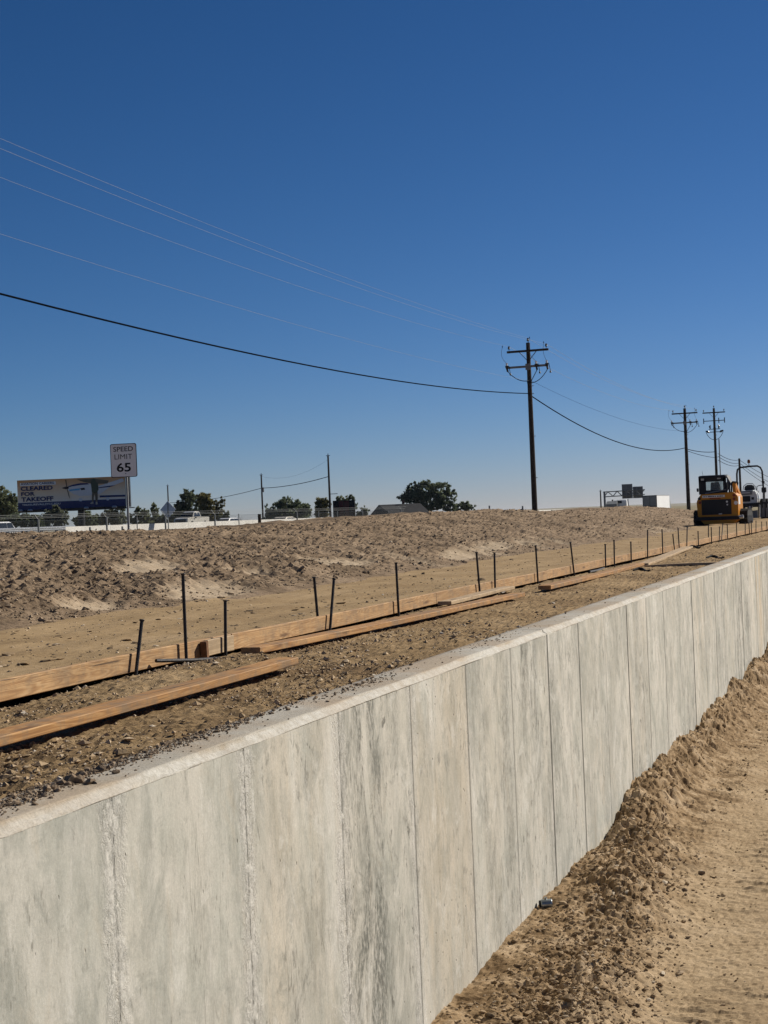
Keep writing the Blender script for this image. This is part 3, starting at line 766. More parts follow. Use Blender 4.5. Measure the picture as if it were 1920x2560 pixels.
# rods and scraps on the gravel
def rod(name, a, b, r, mat, label, cat='steel rod'):
    return tag(MB().tube([a, (Vector(a) + Vector(b)) / 2 + Vector((0, 0, -.006)), b], r, 8).build(name, mat), label, cat, 'steel rods lying loose on the gravel')
rod('steel_rod', P(390, 1652, 9.75), P(577, 1644, 10.35), .012, M_steel, 'dark steel stake lying across the gravel heap below the second standing stake')
rod('steel_rod', P(522, 1653, 9.75), P(705, 1667, 9.25), .011, M_steel, 'dark steel stake lying before the end of the long middle plank')
rod('steel_rod', P(345, 1694, 9.2), P(442, 1664, 9.85), .009, M_rod, 'pale grey rod lying at the foot of the first form board')
rod('steel_rod', P(1252, 1482, 17.1), P(1362, 1472, 17.9), .014, M_rod, 'steel rod lying between two planks in the middle distance')
rod('steel_rod', P(1474, 1430, 21.4), P(1510, 1421, 22.6), .018, M_steel, 'short dark rod lying close before the tenth stake')
M_rub = plain('rubber_scrap', (.03, .028, .026), .8)
def scrap(px, py, z, w, label):
    c = P(px, py, z); g = hz(h_gravel, c.x, c.y); pts = [Vector((c.x + w * (k / 5 - .5), c.y + .5 * w * math.sin(k * .9), g + .02 + .02 * math.sin(k * 1.3))) for k in range(6)]
    tag(MB().tube(pts, [.012, .02, .024, .022, .018, .01], 7).build('scrap', M_rub), label, 'scrap', 'dark scraps on the gravel')
scrap(1738, 1380, 31, .28, 'bent dark scrap lying past the end of the far pale plank')
scrap(1790, 1402, 25, .3, 'dark scrap lying on the gravel right behind the wall')
scrap(1606, 1435, 21, .25, 'dark scrap lying in front of the crosswise plank')

# galvanised coupling lying at the foot of the wall
M_galv = plain('galvanised', (.30, .33, .34), .35, .85, .25, 30)
M_dark = plain('dark_inside', (.02, .02, .02), .9)
pc = on_lat(1366, 2246, -1.462); g = hz(h_low, pc.x, pc.y)
cz = g + .014
ax = Vector((.93, .3, .05)).normalized()
root = tag(empty('pipe_coupling', (pc.x, pc.y, cz - .02)), 'small grey metal pipe coupling lying against the foot of the concrete wall', 'coupling')
c0 = Vector((pc.x, pc.y, cz))
to_parent(MB().tube([c0 - ax * .022, c0 - ax * .019, c0 + ax * .019, c0 + ax * .022], [.018, .0195, .0195, .018], 20).build('sleeve', M_galv, smooth=False, bevel=0), root)
to_parent(MB().tube([c0 - ax * .03, c0 - ax * .0225], [.0165, .0165], 20).build('plug', M_dark), root)
to_parent(MB().tube([c0 + Vector((-.004, 0, .018)), c0 + Vector((-.004, 0, .027))], .006, 10).build('screw', M_galv), root)
# a few bigger clods on the flat ground
for px, py, s, lab in [(1755, 2194, .020, 'largest dark clod lying alone on the flat ground right of the ridge'), (1712, 2248, .011, 'small clod at the edge of the soil ridge, left of the largest clod'), (1715, 2258, .010, 'small clod just below another at the edge of the soil ridge'), (1700, 2180, .013, 'medium clod at the toe of the soil ridge beside the largest clod'), (1680, 2358, .012, 'low clod on the flat ground below the others'), (1720, 2350, .009, 'small flat clod on the open ground near the lower right')]:
    d = FW + RT * ((px - 960) / FPX) + UP * ((1280 - py) / FPX); q = EYE + d * ((LOW_Z - EYE.z) / d.z)
    o = rocks('soil_clod', np.zeros((1, 3)), np.array([s]), M_clodd, .8, .28, tint=np.array([.3])); o.location = (q.x, q.y, hz(h_low, q.x, q.y) + s * .35)
    tag(o, lab, 'clod', 'clods on the flat ground')

# ------------------------------------------------------------------ freeway beyond the berm
M_asph = plain('asphalt', (.055, .055, .058), .9, 0, .2, 2)
M_line = plain('road_paint', (.7, .7, .66), .8)
M_conc = plain('barrier_concrete', (.66, .63, .56), .85, 0, .1, .8)
M_alu = plain('aluminium', (.42, .43, .44), .45, .6, .15, 6)
M_zinc = plain('zinc_post', (.24, .25, .25), .6, .3, .15, 10)
M_wooddark = plain('pole_wood', (.045, .034, .027), .9, 0, .4, 9, .01, 30)
M_black = plain('black_paint', (.018, .018, .02), .5)
M_glass = plain('dark_glass', (.02, .024, .028), .12, 0, .05)
M_tyre = plain('tyre_rubber', (.025, .025, .025), .85, 0, .2, 8)
M_white = plain('white_paint', (.78, .78, .76), .35, 0, .04, 2)
M_chrome = plain('wheel_metal', (.5, .5, .5), .3, .8, .1)

def road_z(x, t):
    """freeway surface: about level near the camera, falling away"""
    return np.interp(-x, [44, 60, 95, 110], [-.1, .0, .45, .5]) + np.interp(t, [0, 120, 180, 260, 420], [.15, .0, -.1, -1.1, -2.2])
def rz1(x, t): return float(road_z(np.array([x]), np.array([t]))[0])
tag(grid('freeway', np.linspace(-112, -46, 12), np.linspace(20, 520, 60), road_z, M_asph), kind='structure')
def strip(x0, x1, dz):
    return grid('lane_line', np.array([x0, x1]), np.linspace(20, 520, 60), lambda x, t: road_z(x, t) + dz, M_line)
for x in (-58, -74, -76, -92):
    tag(strip(x, x + .18, .006), kind='structure')
tag(grid('verge', np.array([-220, -150, -112.]), np.linspace(20, 520, 20), lambda x, t: np.minimum(road_z(np.full_like(x, -110.), t) - .02, .4), M_far), kind='structure')
tag(grid('verge', np.array([-46, -36, -22.]), np.linspace(20, 520, 20), lambda x, t: np.where(x < -40, road_z(np.full_like(x, -46.), t) - .02, np.where(x < -30, -.25, -.9)), M_far), kind='structure')

# concrete barrier in lengths, and the metal rail that leads into it
BX = -53.0
def along(px, X):
    return on_lat(px, 1290, X).y
bar = tag(empty('concrete_barrier', (BX, along(158, BX), 0)), 'long white concrete barrier on the freeway edge behind the fence', 'barrier')
t0 = along(158, BX); k = 0
_pr = [(-.3, 0), (-.3, .08), (-.12, .33), (-.08, .86), (.08, .86), (.12, .33), (.3, .08), (.3, 0)]
while t0 < 240:
    L = 6.0
    top = 1.13 + .12 * max(0, (t0 - 60) / 60) * 0 + (0.0 if t0 < 110 else -.0012 * (t0 - 110))
    o = MB().prism(_pr, 0, L - .03).build('segment', M_conc); o.location = (BX, t0, top - .86)
    to_parent(o, bar); t0 += L; k += 1
gr = tag(empty('guardrail', (BX, along(-60, BX), 0)), 'galvanised metal guardrail at far left leading up to the concrete barrier', 'guardrail')
ta, tb = along(-120, BX), along(158, BX)
rail = [(0, .20), (.08, .16), (.08, .12), (.0, .08), (.08, .03), (.08, -.01), (0, -.05), (-.02, -.05), (.05, .0), (-.02, .08), (.05, .14), (-.02, .2)]
o = MB().prism(rail, 0, tb - ta).build('rail', M_alu); o.location = (BX + .1, ta, .98); to_parent(o, gr)
o = MB().box2((-.05, 0, 0), (.05, tb - ta, .1)).build('rub_rail', M_alu); o.location = (BX + .1, ta, .66); to_parent(o, gr)
tt = ta
while tt < tb:
    o = MB().box((0, 0, 0), (.15, .15, 1.1)).build('post', M_zinc); o.location = (BX - .03, tt, .62); to_parent(o, gr); tt += 1.9

# chain-link fence with barbed strands
FX = -40.0
fence = tag(empty('chain_link_fence', (FX, 80, 0)), 'chain-link fence on steel posts running along the back of the berm', 'fence')
f0, f1 = along(-60, FX), along(1010, FX)
FB, FT = -.25, 1.42
n = int((f1 - f0) / .11); H = FT - FB
mv, mf = [], []
for s in (1, -1):
    for i in range(-int(H / .11) - 1, n + int(H / .11) + 1):
        a = f0 + i * .11
        y0, y1 = a, a + s * H
        za, zb = FB, FT
        if min(y0, y1) < f0 or max(y0, y1) > f1: continue
        b = len(mv); w = .0032
        mv += [(FX, y0 - w, za), (FX, y0 + w, za), (FX, y1 + w, zb), (FX, y1 - w, zb), (FX + .004, y0, za), (FX + .004, y1, zb)]
        mf += [(b, b + 1, b + 2, b + 3), (b + 1, b + 4, b + 5, b + 2), (b + 4, b, b + 3, b + 5)]
to_parent(MB().add(mv, mf).build('mesh', M_zinc), fence)
posts = [(93, 0), (264, 0), (340, 1), (411, 0), (535, 0), (595, 1), (741, 0), (795, 1), (842, 1), (905, 0), (969, 1), (1002, 0)]
for px, thin in posts:
    y = along(px, FX); r = .05 if not thin else .03
    q = MB().cyl((FX + .05, y, FB - .7), (FX + .05, y, FT + .06), r, n=8)
    if not thin:
        q.cyl((FX + .05, y, FT + .04), (FX - .17, y - .03, FT + .34), .018, n=5); q.cyl((FX + .05, y, FT + .04), (FX + .27, y + .03, FT + .34), .018, n=5)
    to_parent(q.build('post', M_zinc), fence)
for dx, z in ((0, FT), (.12, FT + .12), (.22, FT + .28), (-.12, FT + .2)):
    to_parent(MB().tube([(FX + dx, f0, z), (FX + dx, f1, z)], .006, 5).build('strand', M_zinc), fence)
for i, px in enumerate((224, 305, 649, 1224, 1307)):
    z = 78 if px < 700 else 86
    c = P(px, 1300 if px < 700 else 1280, z)
    top = P(px, {224: 1318, 305: 1316, 649: 1285, 1224: 1264, 1307: 1265}[px], z).z
    o = MB().cyl((c.x, c.y, -.3), (c.x, c.y, top), .05 if px != 649 else .09, n=8).build('marker_post', M_wooddark if px == 649 else M_zinc)
    tag(o, ['short dark stake behind the berm left of the speed sign post', 'thin stake behind the berm right beside the speed sign post', 'stubby dark wooden post left of the middle thin pole', 'small stake on the berm skyline left of the big pole', 'small stake on the berm skyline nearest the big pole'][i], 'post', 'short posts behind the berm')

# ------------------------------------------------------------------ signs
def face_mesh(me, name, mat, parent, M):
    o = link_mesh(name, me, mat, parent); o.matrix_world = M; return o
M_signw = plain('sign_white', (.80, .80, .78), .5, 0, .03, 5)
M_blackprint = plain('sign_black', (.012, .012, .013), .6)
zs = 35.0
c = P(319, 1250, zs); tl = P(277, 1109, zs)
sw, sh = .625, .765
cx, cz = c.x + .0, P(309, 1151, zs).z
sp = P(309, 1151, zs)
root = tag(empty('speed_limit_sign', (sp.x, sp.y, 0)), 'white rectangular speed limit 65 sign on a thin steel post', 'road sign')
root.rotation_euler = (0, 0, math.radians(9))
def rr(w, h, r, n=5):
    pts = []
    for sx, sz, a0 in ((1, 1, 0), (-1, 1, 90), (-1, -1, 180), (1, -1, 270)):
        for i in range(n + 1):
            a = math.radians(a0 + 90 * i / n); pts.append((sx * (w / 2 - r) + r * math.cos(a), sz * (h / 2 - r) + r * math.sin(a)))
    return pts
def part(mb, name, mat, parent, loc=(0, 0, 0), **kw):
    o = mb.build(name, mat, parent, **kw); o.location = loc; return o
pl = part(MB().prism(rr(sw, sh, .045), 0, .012), 'plate', M_blackprint, root, (0, 0, cz))
part(MB().prism(rr(sw - .03, sh - .03, .038), -.004, 0), 'face', M_signw, root, (0, 0, cz))
part(MB().prism([(-.022, -.3), (.022, -.3), (.022, cz + .3), (-.022, cz + .3)], .013, .05), 'post', M_zinc, root, (.045, 0, 0))
for body, w, h, z, bold in (('SPEED', .47, .11, .205, .008), ('LIMIT', .42, .11, .03, -.004), ('65', .34, .205, -.26, .02)):
    o = link_mesh('lettering', text_mesh(body, w, h, bold), M_blackprint, root); o.rotation_euler = (math.pi / 2, 0, 0); o.location = (0, -.0065, cz + z)
for z in (.3, -.3):
    part(MB().cyl((0, -.004, z), (0, -.012, z), .012, n=8), 'bolt', M_zinc, root, (.04, 0, cz))

zd = 113.0
d = P(420, 1274, zd)
root = tag(empty('diamond_sign', (d.x, d.y, 0)), 'grey back of a diamond-shaped road sign beside the parked-looking pickup', 'road sign')
h = .64
part(MB().prism([(0, -h), (h, 0), (0, h), (-h, 0)], -.01, .01), 'plate', M_alu, root, (0, 0, d.z))
part(MB().prism([(-.03, -.2), (.03, -.2), (.03, d.z + .5), (-.03, d.z + .5)], -.07, -.012), 'post', M_zinc, root)

# overhead gantry seen from behind
zg = 350.0
g0 = P(1511, 1262, zg); u = _r0
def gp(px, py): return P(px, py, zg)
M_gal = plain('gantry_steel', (.17, .18, .19), .6, .3, .15, 1)
M_pback = plain('sign_back', (.15, .155, .16), .7, .2, .15, .6)
root = tag(empty('overhead_sign_gantry', (g0.x, g0.y, -1)), 'overhead road sign gantry seen from behind, two grey panels on a truss arm', 'sign gantry')
def w2(o, par):
    o.parent = par; o.matrix_parent_inverse = par.matrix_basis.inverted(); return o
a = gp(1511, 1231)
w2(MB().cyl((a.x, a.y, -2.5), (a.x, a.y, a.z + .2), .24, n=10).build('column', M_gal), root)
tr = MB()
pA, pB, pC, pD = gp(1509, 1230), gp(1612, 1224), gp(1511, 1242), gp(1612, 1236)
for s in (0, .9):
    off = _f0 * s
    tr.tube([pA + off, pB + off], .11, 6); tr.tube([pC + off, pD + off], .11, 6)
    for i in range(9):
        f, g = i / 9, (i + 1) / 9
        tr.tube([pA.lerp(pB, f) + off, pC.lerp(pD, g) + off] if i % 2 else [pC.lerp(pD, f) + off, pA.lerp(pB, g) + off], .06, 5)
w2(tr.build('truss', M_gal), root)
for (x0, y0, x1, y1) in ((1557, 1210, 1583.5, 1246), (1584.5, 1216, 1609.5, 1245)):
    c = gp((x0 + x1) / 2, (y0 + y1) / 2); w, h = (x1 - x0) * zg / FPX, (y1 - y0) * zg / FPX
    M = Matrix((_r0, _f0, _u0)).transposed()
    w2(MB().box(c - _f0 * .3 + _f0 * 1.5, (w, .06, h), M).build('sign_panel', M_pback), root)
    for k in (.33, .8) if x0 < 1570 else (.28, .82):
        w2(MB().box(c + _r0 * ((k - .5) * w) - _f0 * .25, (.22, .14, h), M).build('panel_post', M_gal), root)
    w2(MB().box(c - _f0 * .15 + _u0 * .2 * h, (w, .1, .14), M).build('panel_rib', M_gal), root)

# ------------------------------------------------------------------ billboard
zb = 222.0
def print_mat(name, col): return plain(name, col, .65, 0, .06, .6)
m, nt, b_ = nodes_of('billboard_print', .7); k = NT(nt); sx = k.new('SeparateXYZ'); k.put(sx.inputs[0], k.coord())
f = k.math('ADD', sx.outputs[2], k.math('MULTIPLY', k.noise(k.coord(), .35, 4), 1.6))
nt.links.new(k.ramp(k.rng(f, -1.2, 3.2), [(0, (.85, .83, .78)), (.45, (.80, .66, .48)), (1, (.62, .30, .10))]), b_.inputs['Base Color'])
M_bbp = m
M_navy, M_pale, M_prop = print_mat('print_navy', (.015, .03, .12)), print_mat('print_pale', (.85, .85, .83)), print_mat('print_dark', (.03, .025, .03))
M_sky2, M_green, M_oliv, M_greyp, M_shoe = print_mat('print_blue', (.12, .38, .62)), print_mat('print_green', (.055, .075, .05)), print_mat('print_olive', (.13, .11, .075)), print_mat('print_grey', (.62, .63, .64)), print_mat('print_shoe', (.4, .36, .3))
bc = P(178.5, 1233, zb)
bb = tag(empty('billboard', (bc.x, bc.y, 0)), 'large roadside billboard advertising aviation careers with a small airplane', 'billboard')
bb.rotation_euler = (0, 0, YAW)
S = zb / FPX * 300 / 1659.0
BW, BH = 15.55, 4.3
def bl(X, Y): return ((X - 766) * S, (110 - .0336 * (X - 22) + 205 - Y) * S)      # print coordinates -> board plane
BZ = bc.z
part(MB().box((0, .25, 0), (BW, .5, BH)), 'panel', M_bbp, bb, (0, 0, BZ))
part(MB().box((BW / 2 + .35, .6, -.1), (.5, 1.1, BH * 1.02)), 'side_frame', M_black, bb, (0, 0, BZ))
part(MB().box((0, -.02, -BH / 2 + .52), (BW - .02, .04, 1.04)), 'navy_band', M_navy, bb, (0, 0, BZ))
part(MB().box((0, -.4, -BH / 2 - .28), (BW + 1.8, .9, .12)), 'catwalk', M_black, bb, (.4, 0, BZ))
part(MB().box((0, .3, -BH / 2 - .2), (BW, .3, .4)), 'beam', M_black, bb, (0, 0, BZ))
part(MB().cyl((1.2, .6, -BZ - 1), (1.2, .6, -BH / 2), .5, n=14), 'column', M_black, bb, (0, 0, BZ))
for X in (75, 210, 985, 1370):
    u, v = bl(X, 500)
    part(MB().loft([(-.25, 0, .35), (.2, -.05, .35), (.25, .12, .3), (-.1, .25, .25)]), 'floodlight', M_alu, bb, (u, -1.0, BZ - BH / 2 - .15))
def pr(name, pts, mat, dep=-.045):
    q = [bl(*p) for p in pts]
    return part(MB().prism(q, dep - .01, dep), name, mat, bb, (0, 0, BZ))
def bt(body, X0, Y0, X1, Y1, mat, bold=.02, name='lettering'):
    u0, v0 = bl(X0, Y1); u1, v1 = bl(X1, Y1); w = u1 - u0; h = (Y1 - Y0) * S
    o = link_mesh(name, text_mesh(body, w, h, bold, 'LEFT'), mat, bb); o.rotation_euler = (math.pi / 2, 0, 0); o.location = (u0, -.075, BZ + (110 + 205 - Y1 - .0336 * ((X0 + X1) / 2 - 22)) * S)
pr('label_strip', [(60, 147), (555, 125), (555, 168), (60, 188)], M_pale, -.03)
bt('AVIATION CAREERS:', 72, 136, 540, 168, M_navy, .02)
bt('CLEARED', 68, 188, 512, 248, M_navy, .035)
bt('FOR', 72, 268, 262, 324, M_navy, .035)
bt('TAKEOFF', 72, 336, 516, 398, M_navy, .035)
bt('TREASUREVALLEYCC.EDU', 80, 427, 610, 452, M_pale, .01)
pr('airplane_print', [(640, 218), (720, 200), (800, 175), (900, 158), (1000, 155), (1150, 190), (1480, 90), (1500, 130), (1300, 210), (1170, 300), (1000, 325), (880, 330), (790, 300), (740, 262), (700, 235)], M_greyp)
pr('airplane_stripe', [(720, 195), (800, 170), (900, 152), (990, 152), (1020, 168), (900, 178), (780, 196), (745, 206)], M_navy, -.06)
pr('airplane_stripe', [(735, 240), (890, 222), (885, 250), (740, 262)], M_sky2, -.06)
pr('airplane_stripe', [(1140, 212), (1300, 190), (1380, 186), (1300, 208), (1150, 224)], M_navy, -.06)
pr('airplane_window', [(890, 222), (950, 215), (960, 242), (905, 250)], M_prop, -.062)
pr('airplane_wing', [(850, 102), (960, 95), (1100, 92), (1290, 120), (1270, 160), (1100, 165), (950, 140)], M_oliv, -.06)
pr('propeller', [(690, 100), (702, 110), (712, 210), (746, 370), (728, 330), (704, 215)], M_prop, -.065)
pr('propeller_cone', [(635, 218), (690, 200), (730, 200), (740, 222), (690, 236)], M_prop, -.067)
pr('landing_gear', [(862, 380), (875, 362), (905, 362), (918, 380), (905, 402), (875, 402)], M_greyp, -.065)
pr('landing_gear', [(1240, 370), (1252, 348), (1282, 348), (1292, 370), (1280, 392), (1252, 392)], M_greyp, -.065)
pr('airplane_float', [(1155, 325), (1510, 318), (1510, 342), (1155, 352)], M_navy, -.06)
pr('figure_print', [(1040, 150), (1060, 95), (1085, 88), (1105, 100), (1110, 130), (1140, 160), (1145, 240), (1125, 280), (1080, 290), (1050, 280), (1045, 200)], M_green, -.075)
pr('figure_print', [(1052, 280), (1130, 280), (1128, 360), (1120, 415), (1098, 415), (1092, 310), (1078, 320), (1066, 415), (1046, 415), (1048, 340)], M_oliv, -.075)
pr('figure_print', [(1020, 432), (1046, 412), (1066, 412), (1066, 436), (1030, 442)], M_shoe, -.076)
pr('figure_print', [(1098, 412), (1122, 412), (1124, 445), (1098, 450)], M_shoe, -.076)

# ------------------------------------------------------------------ utility poles
M_arm = plain('grey_arm', (.20, .19, .18), .7, 0, .15, 4)
M_ins = plain('insulator', (.03, .03, .035), .35)
M_porc = plain('porcelain', (.75, .77, .78), .2, 0, .05)
M_wire = plain('aluminium_wire', (.20, .21, .22), .6, .3)
M_cable = plain('black_cable', (.006, .007, .009), .9)
M_cable.node_tree.nodes['Principled BSDF'].inputs['Specular IOR Level'].default_value = .0
PLX = -21.0
def utility_pole(x, y, zt, zb, label, kind=1, r0=.17, r1=.115):
    root = tag(empty('utility_pole', (x, y, zb)), label, 'utility pole', 'utility poles of the power line')
    def A(mb, name, mat): return w2(mb.build(name, mat), root)
    A(MB().tube([(x, y, zb - .6), (x, y, (zt + zb) / 2), (x, y, zt)], [r0, (r0 + r1) / 2, r1], 12), 'shaft', M_wooddark)
    if kind == 0: return root
    z1, z2 = zt - .48, zt - 1.38
    yf = y - .16
    A(MB().box((x, yf, z1), (2.45, .1, .12)), 'crossarm', M_wooddark)
    for s in (-1, 1):
        A(MB().bar((x + s * .5, yf + .02, z1 - .05), (x + s * .06, yf + .05, z1 - .55), .05, .03), 'brace', M_wooddark)
    if kind == 1:
        A(MB().box((x, yf, z2), (2.35, .1, .12)), 'lower_crossarm', M_arm)
        A(MB().box((x, yf - .06, z2 - .02), (.3, .04, .36)), 'bracket', M_arm)
    else:
        A(MB().box((x, yf, z2), (2.35, .07, .08)), 'lower_crossarm', M_wooddark)
        for s in (-1, .45, 1):
            A(MB().cyl((x + s * 1.13, yf, z2 - .28), (x + s * 1.13, yf, z2 + .3), .05, n=8), 'post_insulator', M_ins)
    for dx, dz in ((-1.1, z1 + .06), (1.1, z1 + .06), (0, zt)):
        yy = yf if dx else y
        q = MB().cyl((x + dx, yy, dz - .14 if dx else dz), (x + dx, yy, dz + .14), .016, n=6)
        q.tube([(x + dx, yy, dz + .1), (x + dx, yy, dz + .15), (x + dx, yy, dz + .19), (x + dx, yy, dz + .26), (x + dx, yy, dz + .28)], [.05, .075, .045, .065, .03], 9)
        A(q, 'insulator', M_ins)
    if kind == 1:
        for dx in (-1.24, .5, 1.12):
            cx = x + dx; yy = yf - .12
            A(MB().tube([(cx, yy, z2 + .12), (cx, yy, z2 + .2), (cx, yy, z2 + .26)], [.07, .055, .07], 8), 'cutout_cap', M_porc)
            A(MB().tube([(cx, yy, z2 + .1), (cx + .02, yy, z2 - .12), (cx + .05, yy, z2 - .24)], [.11, .055, .06], 8), 'cutout_body', M_ins)
            A(MB().cyl((cx + .12, yy, z2 + .1), (cx + .2, yy, z2 - .36), .02, n=6).tube([(cx + .2, yy, z2 - .34), (cx + .2, yy, z2 - .42), (cx + .19, yy, z2 - .46)], [.03, .065, .04], 8), 'fuse_tube', M_ins)
            s = -1 if dx < 0 else 1
            pts = []
            for i in range(9):
                f = i / 8; pts.append((cx + .05 + (x + s * .1 - cx - .05) * f, yy + .1 * f, z2 - .22 + (-.62 - .12 * (dx > 0)) * (1 - (1 - f) ** 2.2) if dx != .5 else z2 - .22 - .72 * f))
            A(MB().tube(pts, .024, 6), 'cable', M_black)
            ji = {-1.24: (-.5, .95), .5: (-.75, 1.35), 1.12: (-.3, 1.02)}[dx]
            pts = []
            for i in range(9):
                f = i / 8; pts.append((cx - .0 + ji[0] * .55 * math.sin(f * 2.6) * (1 - .35 * f) + (ji[0] * .25) * f, yy, z2 + .24 + (ji[1]) * f))
            A(MB().tube(pts, .010, 5).tube([pts[-1], (pts[-1][0], yy, pts[-1][2] + .1)], [.028, .02], 6), 'jumper', M_black)
    else:
        for s in (-1, 1):
            for dz, L in ((-2.3, .62), (-2.62, .75)):
                A(MB().bar((x, yf, zt + dz), (x + s * L, yf, zt + dz), .07, .07), 'equipment_arm', M_black)
            A(MB().tube([(x + s * .45, yf, zt - 2.25), (x + s * .5, yf, zt - 2.0), (x + s * .42, yf, zt - 1.85)], [.06, .1, .04], 7), 'arrester', M_ins)
            A(MB().tube([(x + s * .95, yf, zt - 2.46), (x + s * .7, yf, zt - 2.58), (x + s * .55, yf, zt - 2.66)], [.05, .13, .05], 8), 'switch', M_ins)
            pts = [(x + s * (.95 - .85 * (i / 8) ** 1.3), yf, zt - 2.5 - .95 * math.sin(i / 8 * 1.57)) for i in range(9)]
            A(MB().tube(pts, .03, 6), 'cable', M_black)
        A(MB().cyl((x + .42, y, zb - .4), (x + .42, y, zt - 3.4), .055, n=8), 'conduit', M_arm)
    for dz in (-2.5, -2.95, -5.4, -7.8):
        A(MB().cyl((x, y, zt + dz), (x + r1 + .13, y - .02, zt + dz), .02, n=5), 'bolt', M_zinc)
    A(MB().tube([(x, y, zt - 2.35), (x, y, zt - 2.15)], [r1 + .03, r1 + .03], 12), 'band', M_black)
    return root

b1 = on_lat(1337, 1273, PLX); t1 = on_lat(1320, 857, PLX)
b2 = on_lat(1722, 1275, PLX); t2 = on_lat(1706, 1019, PLX)
b3 = on_lat(1795, 1275, PLX); t3 = on_lat(1783, 1020, PLX)
utility_pole(PLX, b1.y, t1.z, -.4, 'tallest looking wooden utility pole with two crossarms and fuse cutouts, right of centre')
utility_pole(PLX, b2.y, t2.z, -.8, 'wooden utility pole with two crossarms behind the berm, left of the yellow machine', 1, .2, .13)
utility_pole(PLX, b3.y, t3.z, -.8, 'utility pole with switches and a side conduit rising behind the yellow machine', 2, .17, .12)
z4 = 250.0; q4 = P(1848, 1146, z4)
utility_pole(q4.x, q4.y, q4.z, -1, 'plain bare utility pole rising behind the white tractor', 0, .2, .16)

def wire(name, a, b, sag, r, mat, label, n=24, cat='power line'):
    a, b = Vector(a), Vector(b)
    pts = [a.lerp(b, i / n) - Vector((0, 0, 4 * sag * (i / n) * (1 - i / n))) for i in range(n + 1)]
    return tag(MB().tube(pts, r, 5, False).build(name, mat, smooth=True), label, cat, 'overhead wires')
T1, Y0 = t1.z, b1.y - 62.0
# spans reaching back over the camera's left to a pole out of frame
wire('power_wire', (PLX - 1.1, Y0, T1 - .26), (PLX - 1.1, b1.y - .16, T1 - .16), .55, .0038, M_wire, 'third thin bright wire from the top at the left edge of the sky')
wire('power_wire', (PLX, Y0, T1 + .17), (PLX, b1.y, T1 + .27), .45, .0038, M_wire, 'topmost thin bright wire crossing the left sky')
wire('power_wire', (PLX + 1.1, Y0, T1 - .61), (PLX + 1.1, b1.y - .16, T1 - .16), .55, .0038, M_wire, 'second thin bright wire from the top at the left edge of the sky')
wire('power_wire', (PLX, Y0, T1 - 2.2), (PLX, b1.y, T1 - 2.2), .45, .0038, M_wire, 'lowest thin bright wire above the thick black cable')
wire('cable', (PLX - .1, Y0, T1 - 3.63), (PLX - .1, b1.y - .12, T1 - 2.93), .7, .027, M_cable, 'thick black cable sagging across the left sky to the big pole', cat='cable')
# onwards to the second and third poles
T2 = t2.z
for dx, dz, lab in ((-1.1, -.16, 'thin wire from the left arm end of the big pole to the next pole'), (0, .27, 'thin wire from the top of the big pole to the next pole'), (1.1, -.16, 'thin wire from the right arm end of the big pole to the next pole'), (.1, -2.2, 'thin wire leaving the big pole below its crossarms')):
    wire('power_wire', (PLX + dx, b1.y, T1 + dz), (PLX + dx, b2.y, T2 + dz), .7, .007, M_wire if dz > -1 else M_cable, lab)
zc2 = on_lat(1708, 1118, PLX).z
wire('cable', (PLX + .1, b1.y, T1 - 3.1), (PLX - .1, b2.y, zc2), 1.3, .034, M_cable, 'black cable sagging from the big pole to the pole left of the yellow machine', cat='cable')
zc3 = on_lat(1783, 1128, PLX).z
wire('cable', (PLX, b2.y, zc2 - .1), (PLX, b3.y, zc3), .15, .035, M_cable, 'black cable between the two poles near the yellow machine, upper one', cat='cable')
wire('cable', (PLX, b2.y, zc2 - .25), (PLX, b3.y, zc3 - .65), .12, .025, M_cable, 'black cable between the two poles near the yellow machine, lower one', cat='cable')
for i, (ya, yb) in enumerate(((1134, 1150), (1141, 1158), (1150, 1164))):
    wire('cable', on_lat(1795, ya, PLX), P(1846, yb, z4), .3, .03, M_cable, f'cable running from the switch pole to the bare pole, {ORD[i + 1]} from the top', 12, 'cable')
    wire('cable', P(1849, yb, z4), P(1990, yb + 62 + 8 * i, z4 * 1.25), .8, .035, M_cable, f'cable running from the bare pole out of the picture, {ORD[i + 1]} from the top', 12, 'cable')

# far poles across the freeway
FP = [(820, 1140, 218, 'thin tall pole standing left of the maroon panels'), (653, 1188, 262, 'thin pole standing left of the round dark tree'), (419, 1215, 330, 'distant thin pole behind the diamond sign'), (1501, 1228, 330, 'thin pole beside the overhead sign gantry')]
far_t = []
for px, py, z, lab in FP:
    q = P(px, py, z); far_t.append(q)
    root = tag(empty('far_pole', (q.x, q.y, -1)), lab, 'utility pole', 'far thin poles beyond the freeway')
    w2(MB().tube([(q.x, q.y, -1.5), (q.x, q.y, q.z)], [.19, .13], 8).build('shaft', M_wooddark), root)
    ar = MB().cyl((q.x, q.y, q.z), (q.x, q.y, q.z + .35), .06, n=6)
    ar.bar((q.x - .3, q.y, q.z + .05), (q.x + .3, q.y, q.z + .05), .08, .08)
    w2(ar.build('pole_top', M_black), root)
    if px == 653:
        w2(MB().cyl((q.x + .28, q.y - .2, q.z - 2.9), (q.x + .28, q.y - .2, q.z - 2.1), .22, n=10).build('transformer', M_arm), root)
    if px == 820:
        w2(MB().bar((q.x, q.y, q.z - 5.4), (q.x + 1.2, q.y, q.z - 5.4), .08, .08).build('side_arm', M_black), root)
a, b, c = far_t[0], far_t[1], far_t[2]
dz = Vector((0, 0, -2.9))
wire('cable', a + dz, b + Vector((0, 0, -2.2)), .35, .05, M_cable, 'dark cable strung between the two far thin poles', 14, 'cable')
wire('cable', b + Vector((0, 0, -2.2)), c + Vector((0, 0, -3.6)), .6, .045, M_cable, 'dark cable strung from the middle far pole behind the green trees', 14, 'cable')
